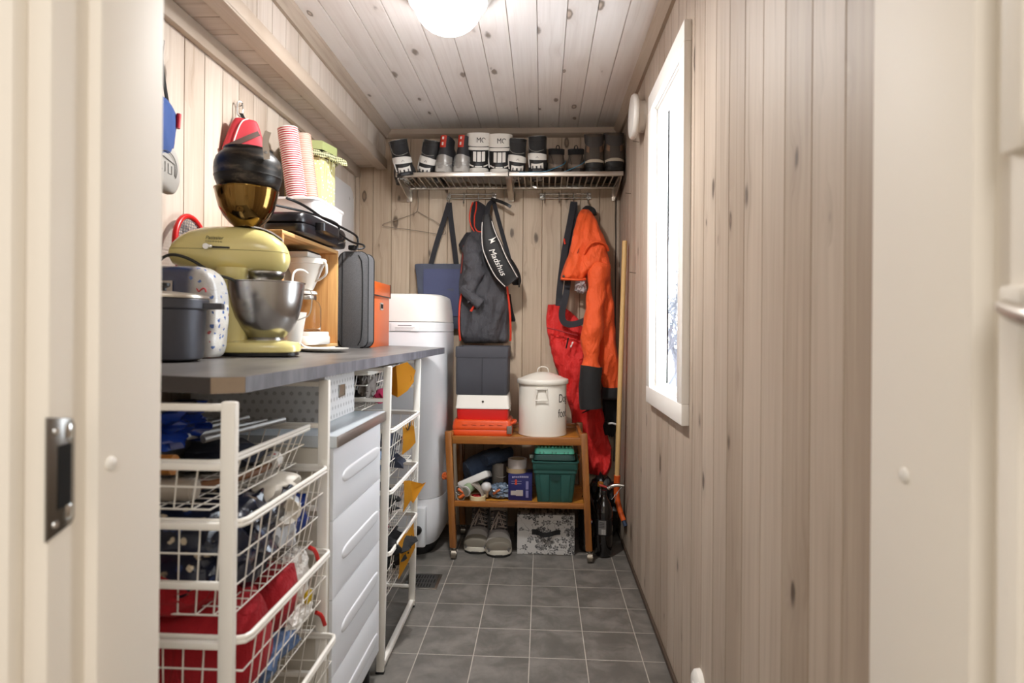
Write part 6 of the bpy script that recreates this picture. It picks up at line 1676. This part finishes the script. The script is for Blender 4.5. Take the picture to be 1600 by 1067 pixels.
# floral box
x = N('black floral print'); co = x.obj()
s = x.sep(co)
vv = x.comb(s[0], s[2], s[1])
def motif(sc, th, seed):
    off = x.n('ShaderNodeVectorMath', operation='ADD'); x.l(vv, off.inputs[0]); off.inputs[1].default_value = (seed, seed * 1.7, 0)
    vo = x.voro(off.outputs[0], sc, 'F1', .8)
    d = x.n('ShaderNodeVectorMath', operation='SUBTRACT'); 
    sc_ = x.n('ShaderNodeVectorMath', operation='SCALE'); x.l(off.outputs[0], sc_.inputs[0]); sc_.inputs['Scale'].default_value = 1
    x.l(off.outputs[0], d.inputs[0]); x.l(vo.outputs['Position'], d.inputs[1])
    q = x.sep(d.outputs[0])
    a = x.math('ARCTAN2', q[1], q[0])
    r = x.math('MULTIPLY', x.math('SQRT', x.math('ADD', x.math('MULTIPLY', q[0], q[0]), x.math('MULTIPLY', q[1], q[1]))), sc)
    cr = x.sep(vo.outputs['Color'])
    pet = x.math('ABSOLUTE', x.math('SINE', x.math('ADD', x.math('MULTIPLY', a, 2.5), x.math('MULTIPLY', cr[0], 6))))
    edge = x.math('DIVIDE', r, x.math('ADD', x.math('MULTIPLY', pet, .26), .14))
    fill = x.math('SUBTRACT', 1, x.step(edge, .9, 1.05))
    vein = x.math('GREATER_THAN', x.noise(co, 190, 2), .5)
    core = x.step(edge, .42, .5)
    return x.math('MULTIPLY', x.math('MULTIPLY', fill, x.math('ADD', x.math('MULTIPLY', vein, .45), .55)), x.math('MULTIPLY', x.math('GREATER_THAN', cr[1], th), x.math('ADD', x.math('MULTIPLY', core, .5), .5)))
m1_ = motif(12, .2, 0); m2_ = motif(24, .35, 3.3)
st = x.noise(co, 14, 1, .4, 1.2)
vine = x.math('SUBTRACT', 1, x.step(x.math('ABSOLUTE', x.math('SUBTRACT', st, .5)), .004, .011))
f = x.math('MAXIMUM', x.math('MAXIMUM', m1_, m2_), x.math('MULTIPLY', vine, .8))
x.l(x.mix(f, lin('#bab7b3'), lin('#26262a')), x.b.inputs['Base Color']); x.set(Roughness=.6)
t = thing('floral_box', 'white box with black floral print and black strap handle under the trolley', 'box', (.027, 3.25, 0))
B().box2((-.121, 3.118, .001), (.176, 3.40, .206), .002).build('box_body', x.m, t, smooth=False)
BLK = cloth_mat('black ribbon', '#121214', .7, 900, .1, .05)
B().ribbon([(-.040, 3.1165, .118), (-.012, 3.114, .117), (.005, 3.100, .109), (.03, 3.096, .110), (.06, 3.1, .115), (.075, 3.114, .118), (.102, 3.1165, .119)], .024, .002, (0, 0, 1), 2).build('strap_handle', BLK, t)
B().box((-.028, 3.1165, .118), (.034, .003, .028), .001).build('strap_end', BLK, t)
tag(lump('dark_shoe_bag', BLACKCLOTH, (-.10, 3.33, .05), (.09, .2, .10), 101, .25, 2, 4), 'black shoe bag in the shade between winter boots and floral box', 'bag')
# bottles
x = N('cola in clear plastic'); x.set(Base_Color=lin('#0d0a0a'), Roughness=.08, Coat_Weight=.5)
COLA = x.m
LBL = mat('black bottle label', '#0e0e10', .35)
def bottle(label, loc, cap, rz=0, globe=False):
    t = thing('soda_bottle', label, 'bottle', loc, (0, 0, rz))
    b = B()
    prof = [(.020, .006), (.034, .003), (.041, .012), (.044, .035), (.0445, .06), (.0445, .175), (.0435, .20), (.046, .215), (.044, .24), (.034, .272), (.021, .298), (.0145, .312), (.0135, .325)]
    rings = []
    for r, z in prof:
        rings.append([V((r * (1 - (.10 if z < .03 else 0) * (.5 + .5 * cos(5 * 2 * pi * k / 50))) * cos(2 * pi * k / 50), r * (1 - (.10 if z < .03 else 0) * (.5 + .5 * cos(5 * 2 * pi * k / 50))) * sin(2 * pi * k / 50), z)) for k in range(50)])
    b.grid(rings); b.build('body', COLA, t, world=False)
    lb = B().lathe([(.0448, .115), (.0450, .116), (.0450, .198), (.0445, .199)], 48, cap=False).build('label', LBL, t, world=False)
    B().lathe([(.0155, .318), (.0155, .336), (.0145, .339), (.001, .339)], 28).build('cap', cap, t, world=False)
    W = mat('bottle white print', '#b9b6b2', .5)
    def patch(a0, a1, z0, z1, mt, nm, r=.0453):
        b = B(); n = 8
        b.grid([[(r * cos(a0 + (a1 - a0) * k / n), r * sin(a0 + (a1 - a0) * k / n), z) for k in range(n + 1)] for z in (z0, z1)], closed=False)
        b.build(nm, mt, lb, world=False)
    if not globe:
        f = R(-115)
        patch(f - .35, f + .55, .122, .194, mat('bottle grey panel', '#6a6866', .5), 'info_panel')
        for i in range(5): patch(f + .02 + i * .10, f + .07 + i * .10, .124, .150, W, 'barcode', .0455)
        for i in range(4): patch(f - .3 + .08 * (i % 2), f + .35, .158 + i * .008, .161 + i * .008, BLACK, 'small_print', .0455)
        patch(f + 1.45, f + 1.65, .135, .165, W, 'side_print', .0455)
    else:
        f = R(-100)
        M = rotm(0, 0, f) @ Matrix.Translation((.0455, 0, .165)) @ rotm(0, R(90), 0)
        ring_ = [(.017 * cos(a), .017 * sin(a)) for a in [2 * pi * k / 28 for k in range(28)]]
        for nm, mt, lo, hi in (('globe_white', W, -.017, .017), ('globe_red', mat('globe red', '#9e2020', .5), .005, .0165), ('globe_blue', mat('globe blue', '#1f3a86', .5), -.0165, -.005)):
            pl = [(max(-hi, min(-lo, u)), v) for u, v in [(-q[0], q[1]) for q in ring_]] if nm != 'globe_white' else ring_
            dd = 0 if nm == 'globe_white' else .0004
            B().prism([(-hi if False else u, v) for u, v in pl], dd, dd + .0004, lambda u, v, d: M @ V((u, v, d))).build(nm, mt, lb, world=False, smooth=False)
    return t
bottle('dark cola bottle with grey info label, nearest on the floor right of the trolley', (.325, 3.125, .0), BLACK, R(4))
bottle('dark cola bottle with orange cap behind the nearest bottle', (.318, 3.24, .012), mat('orange cap', '#d08a3a', .4), R(30))
bottle('dark cola bottle with round red white and blue emblem behind the right trolley leg', (.245, 3.20, .0), BLACK, R(20), True)
# metal pincers and black bag
t = thing('metal_tongs', 'steel wire tongs with red grip hanging beside the broom handle', 'tongs', (.37, 3.13, .33))
B().tube([(.345, 3.115, .352), (.365, 3.11, .366), (.395, 3.105, .372), (.425, 3.10, .370)], lambda q: .012 - .005 * q, 14, smooth=2).build('jaw', STEEL, t)
for dx in (0, .014): B().tube([(.415, 3.10, .368), (.39, 3.10, .335), (.362 + dx, 3.105, .296 - dx)], .0018, 8, smooth=1).build('wire_arm', CHROME, t)
B().tube([(.35, 3.115, .353), (.325, 3.12, .36), (.30, 3.125, .365)], .006, 10).build('red_grip', mat('red grip', '#9c2a22', .5), t)
lump('refuse_bag', mat('black bin film', '#0d0d0e', .3, bump=.5, bs=26, bd=.01), (.345, 3.43, .165), (.17, .2, .33), 110, .3, 2.2, 4, 'black plastic bag on the floor behind the cola bottles', 'bag')
lump('black_trousers', BLACKCLOTH, (.395, 3.50, .70), (.08, .08, .30), 111, .2, 2, 4, 'black garment hanging in the corner behind the red trousers', 'trousers')
tag(B().tube([(.375, 3.40, .64), (.395, 3.39, .645), (.425, 3.39, .636)], .006, 8).build('white_toggle', mat('white plastic', '#c9c6c2', .4)), 'small white toggle beside the red trouser leg near the broom handle', 'toggle')
# ------------------------------------------------------------------ camera, light, view
cam = bpy.data.cameras.new('camera')
cam.sensor_width = 36; cam.lens = 36 * 940 / 1600
cam.shift_y = -(533.5 - 514.6) / 1600
cam.clip_start = .02
co = bpy.data.objects.new('camera', cam); COL.objects.link(co)
co.location = (0, 0, 1.165)
co.rotation_mode = 'XYZ'
co.matrix_world = Matrix.Translation((0, 0, 1.165)) @ Matrix.Rotation(R(2.862), 4, 'Z') @ Matrix.Rotation(R(90), 4, 'X') @ Matrix.Rotation(.0075, 4, 'Z')
cam.dof.use_dof = True; cam.dof.focus_distance = 2.7; cam.dof.aperture_fstop = 3.2
S.camera = co

w = bpy.data.worlds.new('overcast'); S.world = w; w.use_nodes = True
bg = w.node_tree.nodes['Background']; bg.inputs[0].default_value = (.84, .92, 1, 1); bg.inputs[1].default_value = WINW
def area(name, loc, rot, size, power, col):
    l = bpy.data.lights.new(name, 'AREA'); l.shape = 'RECTANGLE'; l.size, l.size_y = size; l.energy = power; l.color = col
    o = bpy.data.objects.new(name, l); COL.objects.link(o); o.location = loc; o.rotation_euler = rot
    return o
area('hall_fill_light', (.1, -1.0, 2.36), (0, 0, 0), (1.6, 1.6), HALLW, (1, .985, .97))  # fill light added in the unseen hall to brighten the room
l = bpy.data.lights.new('ceiling_lamp_light', 'AREA'); l.shape = 'DISK'; l.size = .10; l.energy = LAMPW; l.color = (1, .985, .96)
o = bpy.data.objects.new('ceiling_lamp_light', l); COL.objects.link(o); o.location = (-.335, 2.08, 2.192)
S.view_settings.view_transform = 'Standard'
S.view_settings.look = 'None'
S.view_settings.exposure = EXPO
S.view_settings.gamma = 1
S.view_settings.use_curve_mapping = False
c = S.cycles
c.use_denoising = True
c.max_bounces = 10; c.diffuse_bounces = 5; c.glossy_bounces = 4; c.transmission_bounces = 8
c.sample_clamp_indirect = 6
c.caustics_reflective = False; c.caustics_refractive = False
